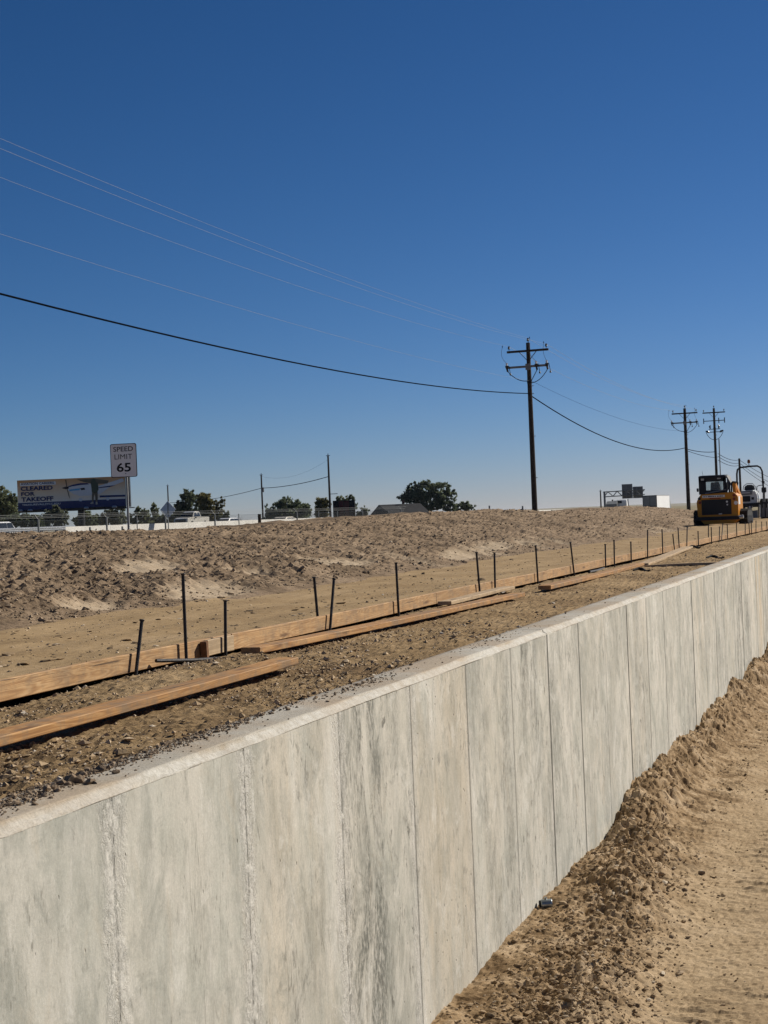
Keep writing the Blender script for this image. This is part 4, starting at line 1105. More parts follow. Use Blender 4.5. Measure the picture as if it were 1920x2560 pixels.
wire('power_wire', a + Vector((0, 0, -.5)), b + Vector((0, 0, -.2)), 1.2, .009, M_cable, 'faint thin wire hanging above the dark cable between the two far poles', 14)

# ------------------------------------------------------------------ vehicles on the freeway
def paint(name, col): 
    m = plain(name, col, .3, 0, .03, 1.5); m.node_tree.nodes['Principled BSDF'].inputs['Coat Weight'].default_value = .4; return m
M_lamp = plain('lamp_lens', (.5, .5, .48), .15)
M_red = plain('red_lens', (.25, .015, .012), .3)
def vehicle(kind, x, y, z, head, mat, label, cat):
    """local +y is forward; head in radians about z"""
    root = tag(empty(kind, (x, y, z), head), label, cat, 'vehicles on the freeway')
    def A(mb, name, m, **kw): return mb.build(name, m, root, **kw)
    if kind == 'pickup_truck':
        L, W, hw = 5.9, 1.0, [1.75, -1.75]
        A(MB().loft([(-2.95, .55, W), (-2.95, 1.12, W), (-.75, 1.15, W), (.7, 1.15, W), (2.1, 1.12, W * .97), (2.85, .98, W * .92), (2.95, .6, W * .92), (2.9, .4, W * .9), (-2.9, .42, W * .95)]), 'body', mat, bevel=.05)
        A(MB().loft([(-.85, 1.13, .93), (-.70, 1.78, .76), (.25, 1.83, .76), (.75, 1.76, .76), (1.45, 1.13, .92)]), 'cab', mat, bevel=.05)
        A(MB().box2((-.86, -2.85, 1.10), (.86, -.95, 1.16)), 'bed', M_black)
        wins = [((-.62, .08), True), ((.18, 1.0), True)]
        for s in (-1, 1):
            for (ya, yb), _ in wins:
                A(MB().add([(s * .925, ya, 1.2), (s * .925, yb + .18, 1.2), (s * .80, min(yb - .12, .72), 1.70), (s * .80, ya + .06, 1.70)], [(0, 1, 2, 3)]), 'side_window', M_glass)
        A(MB().add([(-.82, 1.44, 1.2), (.82, 1.44, 1.2), (.70, .86, 1.72), (-.70, .86, 1.72)], [(0, 1, 2, 3)]), 'windshield', M_glass)
        A(MB().box2((-.7, 2.9, .6), (.7, 3.0, .9)), 'grille', M_black)
    else:
        T = {'hatchback_car': 1.47, 'sedan_car': 1.44, 'sport_utility_vehicle': 1.85}[kind]; W = .9 if T < 1.6 else .98
        L = 4.3 if kind == 'hatchback_car' else 4.8; h = L / 2; hw = [h - .85, -h + .85]
        A(MB().loft([(-h, .5, W), (-h + .05, .98, W), (h - 1.6, .98, W), (h - .4, .82, W * .95), (h, .6, W * .88), (h - .02, .3, W * .85), (-h, .32, W * .92)]), 'body', mat, bevel=.06)
        yr = -h + (.45 if kind == 'hatchback_car' else .25 if kind[:2] == 'sp' else .95)
        A(MB().loft([(yr - .35 if kind != 'sport_utility_vehicle' else yr - .15, .96, W * .93), (yr + .15, T - .12, W * .78), (yr + .7, T, W * .76), (.35, T, W * .75), (.75, T - .1, W * .75), (1.45, .97, W * .9)]), 'roof', mat, bevel=.05)
        for s in (-1, 1):
            for a0, a1, c0, c1 in ((yr + .1, -.28, yr + .42, -.22), (-.18, 1.15, -.12, .62)):
                A(MB().add([(s * W * .93, a0, 1.02), (s * W * .93, a1, 1.02), (s * W * .80, c1, T - .11), (s * W * .80, c0, T - .11)], [(0, 1, 2, 3)]), 'side_window', M_glass)
        A(MB().add([(-W * .82, 1.46, 1.0), (W * .82, 1.46, 1.0), (W * .7, .84, T - .1), (-W * .7, .84, T - .1)], [(0, 1, 2, 3)]), 'windshield', M_glass)
    for s in (-1, 1):
        for yy in hw:
            t = A(MB().cyl((s * (W - .2), yy, .34), (s * (W + .01), yy, .34), .34, n=18), 'wheel', M_tyre)
            MB().cyl((s * (W - .02), yy, .34), (s * (W + .025), yy, .34), .2, n=14).build('rim', M_chrome, t)
        A(MB().box((s * W * .7, (L / 2 if kind != 'pickup_truck' else 2.93), .78), (.35, .08, .16)), 'headlight', M_lamp)
        A(MB().box((s * W * .85, -(L / 2 if kind != 'pickup_truck' else 2.95), .85), (.2, .06, .25)), 'taillight', M_red)
        A(MB().box((s * (W + .06), .95, 1.05), (.16, .1, .14)), 'mirror', M_black)
    return root
M_cream, M_silver, M_wht = paint('cream_paint', (.62, .56, .44)), paint('silver_paint', (.56, .53, .46)), paint('car_white', (.75, .75, .74))
def put(px, py, z, roof): 
    q = P(px, py, z); return q.x, q.y, q.z - roof
x, y, z = put(478, 1279, 188, 1.82); vehicle('pickup_truck', x, y, z, math.pi, M_silver, 'silver beige pickup truck driving left on the freeway behind the fence', 'pickup')
x, y, z = put(568, 1295, 176, 1.47); vehicle('hatchback_car', x, y, z, math.pi, M_wht, 'small white hatchback following the silver pickup', 'car')
x, y, z = put(708, 1292, 150, 1.44); vehicle('sedan_car', x, y, z, math.pi, M_cream, 'cream sedan with only its roof showing above the berm', 'car')
x, y, z = put(2, 1305, 150, 1.85); vehicle('sport_utility_vehicle', x, y, z, 0, M_wht, 'white vehicle cut off by the left edge behind the guardrail', 'car')

# articulated trailer seen from behind
zt = 285.0
q = P(1641, 1238, zt)
rt = tag(empty('box_trailer', (q.x, q.y, q.z - 4.1), 0), 'white box trailer of a lorry with grey rear doors right of the gantry', 'trailer')
M_trw, M_trd = plain('trailer_white', (.80, .80, .79), .45, 0, .03, .3), plain('trailer_doors', (.20, .21, .21), .6, 0, .1, 1)
def A(mb, name, m, par=rt, **kw): return mb.build(name, m, par, **kw)
A(MB().box2((-2.55, .06, 1.1), (0, 15.5, 4.05)), 'box', M_trw)
A(MB().box2((-2.60, -.02, 1.05), (.05, .05, 4.1)), 'rear_frame', M_black)
for x0 in (-2.48, -1.24):
    A(MB().box2((x0, -.07, 1.2), (x0 + 1.18, -.025, 3.98)), 'rear_door', M_trd)
A(MB().box2((-2.35, -.11, 2.05), (-.15, -.075, 2.17)), 'door_bar', M_black)
A(MB().box2((-2.58, .0, 4.05), (.03, 15.5, 4.12)), 'roof_edge', M_trd)
A(MB().box2((-2.3, .5, .7), (-.25, 15, 1.1)), 'chassis', M_black)
for yy in (1.6, 2.9):
    for xx in (-2.3, -.25):
        A(MB().cyl((xx - .25, yy, .5), (xx + .25, yy, .5), .5, n=16), 'wheel', M_tyre)
A(MB().loft([(15.9, .6, 1.2), (15.9, 3.3, 1.15), (17.4, 3.2, 1.1), (17.9, 1.9, 1.15), (19.4, 1.7, 1.0), (19.5, .6, 1.1)]), 'tractor_cab', M_trd, loc=(-1.27, 0, 0))
# service truck beside the gantry
q = P(1542, 1249, zt)
st = tag(empty('service_truck', (q.x, q.y, q.z - 2.4), .1), 'white and grey truck half hidden by the berm below the gantry', 'truck')
A(MB().loft([(-2.5, .6, 1.0), (-2.5, 1.6, 1.0), (-1.2, 2.1, .95), (1.0, 2.2, .95), (1.6, 1.6, 1.0), (1.6, .6, 1.0)]), 'rear_body', M_trd, st, loc=(-.8, 0, 0))
A(MB().loft([(-1.0, .5, .9), (-1.0, 2.2, .88), (-.6, 2.38, .8), (1.2, 2.38, .78), (1.9, 1.5, .9), (2.6, 1.3, .9), (2.7, .5, .9)]), 'cab', M_white, st, loc=(.9, .6, 0), bevel=.06)
A(MB().box2((-.75, -.45, 1.7), (.75, -.42, 2.2)), 'rear_window', M_glass, st, loc=(.2, 0, 0))
A(MB().tube([(-.75, -.5, 2.1), (-.75, -.5, 2.42)], [.1, .16], 8), 'beacon', M_black, st)
A(MB().cyl((2.05, .5, .6), (2.0, .5, 2.45), .08, n=8), 'exhaust_stack', M_black, st)
for xx in (-1.6, 1.6):
    A(MB().cyl((xx - .15, -1.4, .4), (xx + .15, -1.4, .4), .45, n=14), 'wheel', M_tyre, st)
    A(MB().cyl((xx - .15, 1.9, .4), (xx + .15, 1.9, .4), .45, n=14), 'wheel', M_tyre, st)

# ------------------------------------------------------------------ house and maroon panels
zh = 260.0
def hp(px, py, dz=0.0): return P(px, py, zh + dz)
M_roof = plain('shingle_roof', (.035, .035, .037), .9, 0, .2, 1.5, .02, 8)
M_gable = plain('gable_board', (.07, .06, .05), .85, 0, .2, 2)
M_brick = plain('chimney_brick', (.16, .07, .05), .9, 0, .3, 6)
rA, rB = hp(952, 1262), hp(1048, 1259, 2)
zr = rA.z; hx = _r0; hy = _f0
org = Vector((rA.x, rA.y, 0))
house = tag(empty('house', (rA.x, rA.y, -1.2), YAW), 'low house with a dark shingled roof and brick chimney below the big tree', 'house')
L = (rB - rA).dot(hx); drop = 1.75; run = 4.2
def H(mb, name, mat, **kw): 
    o = mb.build(name, mat, house, **kw); o.location = (0, 0, 1.2); return o
H(MB().add([(-.35, 0, zr), (L + .1, 0, zr), (L + 1.75, -run, zr - drop), (1.7, -run, zr - drop), (-.35, 0, zr - .12), (L + .1, 0, zr - .12), (L + 1.75, -run, zr - drop - .12), (1.7, -run, zr - drop - .12)], [(0, 1, 2, 3), (7, 6, 5, 4), (0, 3, 7, 4), (1, 5, 6, 2), (3, 2, 6, 7), (0, 4, 5, 1)]), 'roof', M_roof)
H(MB().add([(-.35, 0, zr), (L + .1, 0, zr), (L + 1.6, run, zr - drop), (-2.0, run, zr - drop), (-.35, 0, zr - .12), (L + .1, 0, zr - .12), (L + 1.6, run, zr - drop - .12), (-2.0, run, zr - drop - .12)], [(0, 3, 2, 1), (4, 5, 6, 7), (0, 4, 7, 3), (1, 2, 6, 5), (3, 7, 6, 2), (0, 1, 5, 4)]), 'roof', M_roof)
H(MB().add([(-.3, .05, zr - .1), (1.55, -run + .15, zr - drop - .1), (-1.9, run * .5, zr - drop - .1), (1.55, -run + .15, -.3), (-1.9, run * .5, -.3)], [(0, 1, 2), (2, 1, 3, 4)]), 'gable_wall', M_gable)
H(MB().box2((1.6, -run + .3, -.3), (L + 1.5, run - .3, zr - drop - .15)), 'wall', M_gable)
H(MB().box2((-.62, -.9, zr - 1.25), (.0, -.82, zr - .75)), 'gable_window', M_glass, loc=None)
ch = (hp(1008, 1257) - rA).dot(hx)
cm = H(MB().box2((ch - .22, .3, zr - .6), (ch + .22, .8, zr + .62)), 'chimney', M_brick)
MB().box2((ch - .28, .24, zr + .62), (ch + .28, .86, zr + .70)).build('cap', M_roof, cm)

M_mar, M_mard = plain('maroon_panel', (.085, .018, .016), .7, 0, .3, 2), plain('dark_frame', (.015, .012, .012), .8)
z_ = 210.0; q = P(833, 1285, z_); w = 55 * z_ / FPX; hgt = 33 * z_ / FPX
mp = tag(empty('maroon_container', (q.x, q.y, q.z - 1.0), YAW), 'dark maroon panelled container standing beyond the fence right of the thin pole', 'container')
A(MB().box2((0, .1, 0), (w, 2.4, hgt + 1.0)), 'box', M_mard, mp)
for i in range(4):
    A(MB().box2((w * i / 4 + .05, .0, .1), (w * (i + 1) / 4 - .05, .095, hgt + .9)), 'door_panel', M_mar if i in (1, 2) else M_mard, mp)
    A(MB().box2((w * i / 4 + .12, -.03, hgt * .9 + .1), (w * (i + 1) / 4 - .12, -.005, hgt * .9 + .28)), 'label_plate', M_mar if i != 1 else M_mard, mp)

# ------------------------------------------------------------------ trees
def leaf_mat(name, a, b_, c_):
    m, nt, b = nodes_of(name, .7); k = NT(nt)
    nt.links.new(k.ramp(k.attr('tint'), [(0, a), (.55, b_), (1, c_)]), b.inputs['Base Color'])
    b.inputs['Specular IOR Level'].default_value = .15
    tl = k.new('BsdfTranslucent'); k.put(tl.inputs[0], k.ramp(k.attr('tint'), [(0, a), (1, c_)]))
    mx = k.new('MixShader'); mx.inputs[0].default_value = .4
    nt.links.new(b.outputs[0], mx.inputs[1]); nt.links.new(tl.outputs[0], mx.inputs[2])
    nt.links.new(mx.outputs[0], nt.nodes['Material Output'].inputs[0]); return m
L_dark = leaf_mat('leaf_dark', (.06, .075, .045), (.12, .145, .085), (.19, .22, .125))
L_mid = leaf_mat('leaf_mid', (.07, .085, .045), (.15, .175, .09), (.24, .26, .14))
L_yel = leaf_mat('leaf_yellowing', (.07, .075, .03), (.17, .15, .055), (.27, .23, .09))
L_grey = leaf_mat('leaf_greygreen', (.07, .08, .055), (.15, .165, .11), (.24, .255, .17))
M_bark = plain('bark', (.09, .065, .045), .95, 0, .3, 3)
def tree(name, px, top, half, z, label, mat, lobes, leaf=.22, n=2600, base=None, cat='tree', seed=0, thin=0.0, trunk=.16):
    """crown lobes given as (dx, dy, rx, ry) in photograph pixels about (px, top)"""
    r = np.random.default_rng(seed + 100); s = z / FPX
    foot = P(px, 1300, z); zb = -1.0
    root = tag(empty(name, (foot.x, foot.y, zb)), label, cat, 'trees and shrubs beyond the freeway')
    V, F, T = [], [], []
    tot = sum(l[2] * l[3] for l in lobes)
    br = MB()
    ztop = P(px, top, z).z
    cents = []
    for (dx, dy, rx, ry) in lobes:
        rx, ry = rx * 1.12, ry * 1.1
        c = P(px + dx, top + dy, z) + _f0 * r.uniform(-.3, .3) * rx * s
        cents.append(c)
        m = int(1.35 * n * rx * ry / tot)
        # twig clumps first, leaves gathered round them
        nc = max(10, m // 16)
        d = r.normal(size=(nc, 3)); d /= np.linalg.norm(d, axis=1)[:, None]
        rad = r.uniform(.25, 1, (nc, 1)) ** .5 * (1 + r.normal(0, .14, (nc, 1)))
        cl = d * rad
        ci = r.integers(0, nc, m)
        pts = cl[ci] + r.normal(0, .085, (m, 3))
        pts = pts * np.array([rx * s, rx * s * .8, ry * s])
        W = pts[:, :1] * np.array(_r0)[None] + pts[:, 1:2] * np.array(_f0)[None] + pts[:, 2:3] * np.array(_u0)[None] + np.array(c)[None]
        a = r.normal(size=(m, 3)); a /= np.linalg.norm(a, axis=1)[:, None]
        b = r.normal(size=(m, 3)); b = b - (b * a).sum(1)[:, None] * a; b /= np.linalg.norm(b, axis=1)[:, None]
        ls = leaf * r.uniform(.6, 1.35, (m, 1))
        q = np.stack([W - a * ls, W + b * ls * .45, W + a * ls, W - b * ls * .45], 1)
        V.append(q.reshape(-1, 3)); ct = r.uniform(0, 1, nc)
        T.append(np.repeat(np.clip(ct[ci] * .6 + r.uniform(0, .4, m), 0, 1), 4))
    V = np.concatenate(V); T = np.concatenate(T)
    F = np.arange(len(V)).reshape(-1, 4)
    me = array_mesh('crown', V, F, False); at = me.attributes.new('tint', 'FLOAT', 'POINT'); at.data.foreach_set('value', T.astype(np.float32))
    w2(link_mesh('crown', me, mat), root)
    fork = Vector((foot.x, foot.y, zb + (ztop - zb) * .35))
    br.tube([(foot.x, foot.y, zb), fork], [trunk * 1.3, trunk], 7)
    for c in cents:
        mid = fork.lerp(c, .5) + Vector((r.uniform(-.2, .2), 0, .15))
        br.tube([fork, mid, c], [trunk * .7, trunk * .45, trunk * .15], 5)
    w2(br.build('trunk', M_bark), root)
    return root
tree('tree', 8, 1215, 0, 240, 'dark leafy tree at the far left edge beside the billboard', L_mid, [(-15, 30, 26, 30), (10, 55, 28, 32), (-5, 85, 40, 30), (25, 35, 12, 18), (-25, 5, 12, 16)], .3, 3000, seed=1)
tree('tree', 140, 1262, 0, 205, 'pale green bushy tree reaching in front of the billboard band', L_grey, [(0, 12, 11, 12), (-14, 30, 18, 16), (14, 34, 16, 18), (-2, 44, 24, 14)], .22, 1900, seed=2)
tree('shrub', 60, 1285, 0, 200, 'dark shrub mass under the left end of the billboard', L_dark, [(-20, 14, 26, 16), (12, 18, 24, 15), (32, 20, 18, 14)], .24, 1700, cat='shrub', seed=3)
tree('shrub', 210, 1276, 0, 230, 'dark green shrub below the middle of the billboard', L_dark, [(0, 10, 13, 12), (-8, 26, 18, 16), (12, 28, 18, 14)], .24, 1500, cat='shrub', seed=4)
tree('shrub', 284, 1268, 0, 235, 'olive grey shrub beneath the right end of the billboard', L_grey, [(-8, 12, 14, 13), (14, 10, 14, 13), (-16, 30, 16, 16), (10, 32, 24, 16)], .22, 1900, cat='shrub', seed=5)
tree('shrub', 348, 1268, 0, 240, 'spiky green shrub just right of the speed sign post', L_mid, [(0, 16, 10, 16), (-16, 28, 14, 14), (16, 22, 10, 18), (4, 38, 26, 12)], .22, 1700, cat='shrub', seed=6)
tree('tree', 386, 1260, 0, 250, 'slim upright green tree left of the diamond sign', L_mid, [(0, 14, 9, 15), (-3, 36, 14, 18), (10, 44, 14, 12)], .22, 1300, seed=7)
tree('tree', 470, 1224, 0, 240, 'dark green tree rising behind the pickup roof', L_dark, [(0, 18, 17, 18), (12, 42, 22, 24), (-22, 46, 16, 18), (-4, 64, 28, 18)], .24, 2600, seed=8)
tree('tree', 512, 1228, 0, 236, 'yellowing leafy tree right of the dark tree behind the pickup', L_yel, [(-4, 16, 15, 16), (6, 38, 19, 22), (10, 60, 24, 20)], .22, 2200, seed=9)
tree('tree', 548, 1246, 0, 232, 'thin yellow green sapling at the right of the pickup trees', L_yel, [(-6, 12, 6, 10), (8, 10, 6, 12), (0, 30, 10, 14), (0, 48, 12, 12)], .2, 800, seed=10, trunk=.08)
tree('shrub', 566, 1278, 0, 215, 'small green bush left of the leafless bush', L_mid, [(0, 8, 9, 9), (-3, 20, 12, 12)], .2, 500, cat='shrub', seed=11)
tree('tree', 722, 1242, 0, 225, 'broad round dark evergreen tree behind the fence', L_dark, [(-4, 24, 28, 22), (-30, 36, 26, 24), (28, 36, 28, 22), (-2, 52, 52, 26)], .24, 4200, seed=12)
tree('tree', 806, 1244, 0, 232, 'olive tree half hidden behind the tall thin pole', L_yel, [(-4, 18, 14, 15), (8, 14, 11, 12), (0, 38, 20, 16)], .22, 1400, seed=13)
tree('tree', 862, 1240, 0, 245, 'leafy tree showing above the maroon container', L_mid, [(-12, 12, 13, 11), (12, 8, 13, 10), (0, 28, 26, 16)], .22, 1300, seed=14)
tree('shrub', 910, 1266, 0, 225, 'small shrub between the maroon container and the house', L_mid, [(0, 8, 9, 8), (-4, 20, 13, 12)], .2, 600, cat='shrub', seed=15)
tree('tree', 1072, 1206, 0, 285, 'big spreading dark tree standing over the house', L_dark, [(-42, 16, 12, 13), (-12, 20, 26, 22), (26, 16, 24, 17), (54, 24, 14, 14), (-40, 36, 30, 20), (4, 44, 38, 24), (42, 48, 22, 20), (56, 62, 16, 12), (-56, 42, 12, 12)], .27, 5200, seed=16, trunk=.3)
tree('shrub', 1160, 1254, 0, 300, 'low bush at the right of the big tree', L_dark, [(0, 10, 16, 9), (-12, 16, 14, 10), (14, 16, 12, 9)], .25, 900, cat='shrub', seed=17)
tree('shrub', 100, 1290, 0, 215, 'low grey green shrub between the dark shrub and the pale tree under the billboard', L_grey, [(-10, 12, 16, 12), (12, 16, 16, 12)], .22, 1100, cat='shrub', seed=18)
tree('shrub', 246, 1286, 0, 245, 'low dark shrub left of the speed sign post, behind the fence', L_dark, [(-8, 12, 14, 12), (10, 16, 16, 12)], .22, 1000, cat='shrub', seed=19)
tree('shrub', 430, 1284, 0, 250, 'low dark shrub behind the diamond sign and the pickup nose', L_dark, [(-14, 14, 16, 13), (10, 10, 16, 14)], .22, 1100, cat='shrub', seed=20)
# leafless bush
rr_ = random.Random(5); s_ = 220 / FPX
f_ = P(602, 1312, 220); root = tag(empty('leafless_bush', (f_.x, f_.y, -.5)), 'leafless grey brown bush between the white hatchback and the middle pole', 'shrub')
q = MB()
for i in range(70):
    an = rr_.uniform(-1.25, 1.25); ln = rr_.uniform(22, 42) * s_; dy = rr_.uniform(-.6, .6)
    d = _r0 * math.sin(an) + _u0 * math.cos(an) + _f0 * dy
    p0 = Vector((f_.x, f_.y, -.3)) + _r0 * rr_.uniform(-.3, .3); p1 = p0 + d * ln * .55; p2 = p1 + (d + _u0 * rr_.uniform(-.4, .5) + _r0 * rr_.uniform(-.4, .4)) * ln * .35
    q.tube([p0, p1, p2], [.035, .022, .01], 4)
    for j in range(3):
        b = p0.lerp(p1, rr_.uniform(.4, 1)); e = b + (d + _r0 * rr_.uniform(-.9, .9) + _u0 * rr_.uniform(-.3, .6)) * ln * .3
        q.tube([b, e], [.016, .008], 3)
w2(q.build('branches', plain('dry_twigs', (.13, .11, .09), .9), None), root)

# low hazy hills on the skyline
xs = np.linspace(-4200, 2600, 90); 
def h_hill(x, t):
    e = np.exp(-((t - 7000) / 500) ** 2)
    return -1.5 + e * (10 + 5 * fbm(x, t * 0, .0016, 4, 150) * 2) * np.clip((2000 - x) / 2600, .35, 1)
tag(grid('hills', xs, np.linspace(6000, 8000, 14), h_hill, M_far), kind='structure')

# ------------------------------------------------------------------ yellow track loader seen from behind
M_yel = plain('loader_yellow', (.56, .225, .012), .4, 0, .06, 3)
M_blk2 = plain('loader_black', (.022, .022, .024), .55, 0, .2, 5)
M_lglass = plain('cab_glass', (.10, .13, .14), .08)
_gb = M_lglass.node_tree.nodes['Principled BSDF']; _gb.inputs['Transmission Weight'].default_value = .85; _gb.inputs['IOR'].default_value = 1.1; _gb.inputs['Base Color'].default_value = (.55, .62, .62, 1)
for l in list(M_lglass.node_tree.links):
    if l.to_socket == _gb.inputs['Base Color']: M_lglass.node_tree.links.remove(l)
M_wlabel = plain('white_label', (.72, .72, .70), .5)
M_amber = plain('amber_lens', (.22, .03, .012), .3)
zm = 61.0; K = zm / FPX
q = P(1797, 1311, zm)
MZ = .04
ld = tag(empty('track_loader', (q.x, q.y, MZ), math.radians(0)), 'yellow compact track loader with black cab parked on the graded strip, rear view', 'loader')
def lx(px): return (px - 1797) * K
def lz(py, px=1797): return (1311.5 - py - (px - 1797) * .041) * K
def A(mb, name, m, par=None, **kw): return mb.build(name, m, par or ld, **kw)
# rear body: tapering yellow engine housing
xl, xr = -.82, .78
body = A(MB().prism([(-.80, .34), (-.84, .95), (-.68, 1.24), (.62, 1.30), (.78, 1.12), (.78, .34)], 0, 1.75), 'body', M_yel, bevel=.025)
A(MB().box2((-.64, -.035, .42), (.52, .005, 1.02)), 'grille', M_blk2, bevel=.01)
for i in range(9):
    A(MB().box2((-.60, -.05, .46 + i * .057), (.22, -.034, .475 + i * .057)), 'grille_slat', M_black)
A(MB().box2((.26, -.048, .45), (.48, -.034, .98)), 'grille_side', M_blk2)
A(MB().box2((.02, -.05, .43), (.15, -.034, .47)), 'handle', M_wlabel)
A(MB().box2((-.60, -.02, 1.105), (.28, .0, 1.195)), 'label_strip', M_wlabel)
for i, w in enumerate((.06, .045, .10, .08, .07, .05, .09, .1, .06)):
    A(MB().box2((-.55 + i * .088, -.026, 1.13), (-.55 + i * .088 + w * .75, -.0205, 1.168)), 'label_mark', M_blk2)
A(MB().box2((-.32, -.014, 1.045), (.12, .0, 1.08)), 'maker_strip', M_amber)
for s, zz in ((-.72, 1.08), (-.70, .92), (.64, 1.16), (.64, 1.02)):
    A(MB().cyl((s, -.03, zz), (s, .02, zz), .058, n=14), 'taillight', M_amber if zz < 1.05 or s > 0 else M_blk2)
A(MB().cyl((.70, -.012, .86), (.70, .0, .86), .075, n=16), 'round_decal', M_wlabel)
A(MB().cyl((.36, -.06, .92), (.36, -.04, .92), .04, n=10), 'warning_decal', M_wlabel)
A(MB().cyl((.37, -.06, .80), (.37, -.04, .80), .032, n=10), 'warning_decal', M_wlabel)
A(MB().box2((.783, .15, .80), (.79, .75, 1.12)), 'side_decal', M_wlabel)
# bumper and belly
A(MB().loft([(-.16, .21, .86), (-.16, .33, .86), (.3, .36, .88), (.3, .2, .88)]), 'bumper', M_blk2, bevel=.02, loc=(-.02, 0, 0))
A(MB().cyl((.80, -.08, .29), (.98, -.08, .31), .075, n=14), 'bumper_end', M_alu)
A(MB().prism([(-.70, .205), (-.55, .05), (.62, .05), (.82, .205)], -.05, 1.6), 'belly_pan', M_yel, bevel=.015)
# tracks with cleats
for s in (-1, 1):
    x0, x1 = (s * .62, s * 1.0) if s < 0 else (.74, 1.08)
    y0 = .12 if s < 0 else .42
    tk = A(MB().prism([(0, 0)] * 3, 0, 0), 'track', M_tyre) if False else None
    pr_ = [(.0, .22), (.12, .05), (.35, 0), (1.7, 0), (1.98, .07), (2.1, .25), (2.02, .44), (1.75, .58), (.45, .58), (.1, .48)]
    M = Matrix(((0, 1, 0), (1, 0, 0), (0, 0, 1)))
    mb = MB(); mb.prism([(a + y0, z) for a, z in pr_], min(x0, x1), max(x0, x1), M)
    tk = A(mb, 'track', M_tyre, bevel=.02)
    n = len(pr_); per = []
    for i in range(n):
        a, b = Vector(pr_[i]), Vector(pr_[(i + 1) % n]); m_ = max(1, int((b - a).length / .11))
        for j in range(m_): per.append((a.lerp(b, j / m_), (b - a).normalized()))
    for p_, t_ in per:
        nrm = Vector((t_.y, -t_.x)); c_ = p_ + nrm * .012
        an = math.atan2(t_.y, t_.x)
        MB().box(((x0 + x1) / 2, c_.x + y0, c_.y), (abs(x1 - x0) + .01, .055, .05), Matrix.Rotation(an, 3, 'X')).build('cleat', M_tyre, tk)
    for yy in (.35, .75, 1.15, 1.55, 1.9):
        xo = max(abs(x0), abs(x1)) * s
        MB().cyl((xo - .02 * s, yy + y0, .2), (xo + .015 * s, yy + y0, .2), .15, n=12).build('roller', M_blk2, tk)
# cab
cab = A(MB().prism([(-.74, 1.24), (-.78, 1.84), (-.72, 1.93), (.18, 1.97), (.27, 1.88), (.25, 1.24)], .42, .50), 'cab_rear', M_blk2)
# cut the rear window as a frame of four bars instead of one plate
bpy.data.objects.remove(cab)
A(MB().box2((-.78, .42, 1.24), (-.50, .50, 1.90)), 'cab_pillar', M_blk2)
A(MB().box2((.18, .42, 1.24), (.30, .50, 1.94)), 'cab_pillar', M_blk2)
A(MB().box2((-.78, .42, 1.74), (.30, .50, 1.97)), 'cab_header', M_blk2)
A(MB().box2((-.50, .42, 1.24), (.18, .50, 1.40)), 'cab_sill', M_blk2)
A(MB().box2((-.50, .45, 1.40), (.18, .46, 1.74)), 'rear_window', M_lglass)
A(MB().loft([(.35, 1.93, .54), (.4, 1.99, .52), (1.5, 2.02, .50), (1.65, 1.95, .52), (1.65, 1.88, .54), (.35, 1.88, .54)]), 'roof', M_blk2, bevel=.02, loc=(-.24, 0, 0))
A(MB().prism([(0, 0)] * 3, 0, 0), 'x', M_blk2) if False else None
for xx in (-.76, .29):
    A(MB().bar((xx, 1.62, 1.0), (xx, 1.60, 1.9), .06, .06), 'cab_pillar', M_blk2)
    A(MB().bar((xx, .5, 1.90), (xx, 1.6, 1.93), .06, .06), 'cab_rail', M_blk2)
A(MB().add([(.33, .45, 1.95), (.33, .9, 1.99), (.42, .9, 1.93), (.50, .75, 1.72), (.50, .45, 1.62), (.33, .45, 1.3)], [(0, 1, 2, 3, 4, 5)]), 'side_guard', plain('guard_grey', (.12, .12, .12), .6))
A(MB().box2((-.74, .6, .9), (.27, 1.6, 1.25)), 'cab_floor', M_blk2)
A(MB().loft([(.9, 1.2, .2), (.9, 1.72, .16), (1.02, 1.72, .16), (1.3, 1.3, .22), (1.3, 1.2, .22)]), 'seat', M_blk2, loc=(-.2, 0, 0))
A(MB().box2((-.68, .40, 1.80), (-.56, .42, 1.88)), 'work_light', M_lamp)
A(MB().box2((-.04, .40, 1.84), (.10, .42, 1.92)), 'work_light', M_lamp)
A(MB().bar((-.52, .30, 1.28), (.30, .30, 1.40), .03, .05), 'wiper_bar', M_arm)
A(MB().box2((-.86, .35, 1.36), (-.79, .45, 1.50)), 'mirror', M_blk2, bevel=.01)
A(MB().tube([(-.62, .6, 1.97), (-.64, .6, 2.18)], .006, 5), 'antenna', M_blk2)
# lift arm linkage at the right
for x0 in (.34, .44, .52):
    A(MB().cyl((x0, .2, 1.28), (x0 + .01, .35, 1.68), .032, n=8), 'hydraulic_hose', M_blk2)
A(MB().prism([(.57, 1.22), (.70, 1.22), (.68, 1.62), (.62, 1.68), (.56, 1.62)], .25, .42), 'lift_arm_post', M_yel, bevel=.01)
A(MB().cyl((.55, .32, 1.68), (.70, .32, 1.66), .05, n=10), 'pivot_pin', M_blk2)
A(MB().bar((.64, .35, 1.60), (.66, 2.3, 1.0), .11, .16), 'lift_arm', M_yel)
A(MB().bar((-.70, 1.2, 1.15), (-.70, 2.3, .9), .08, .14), 'lift_arm', M_yel)

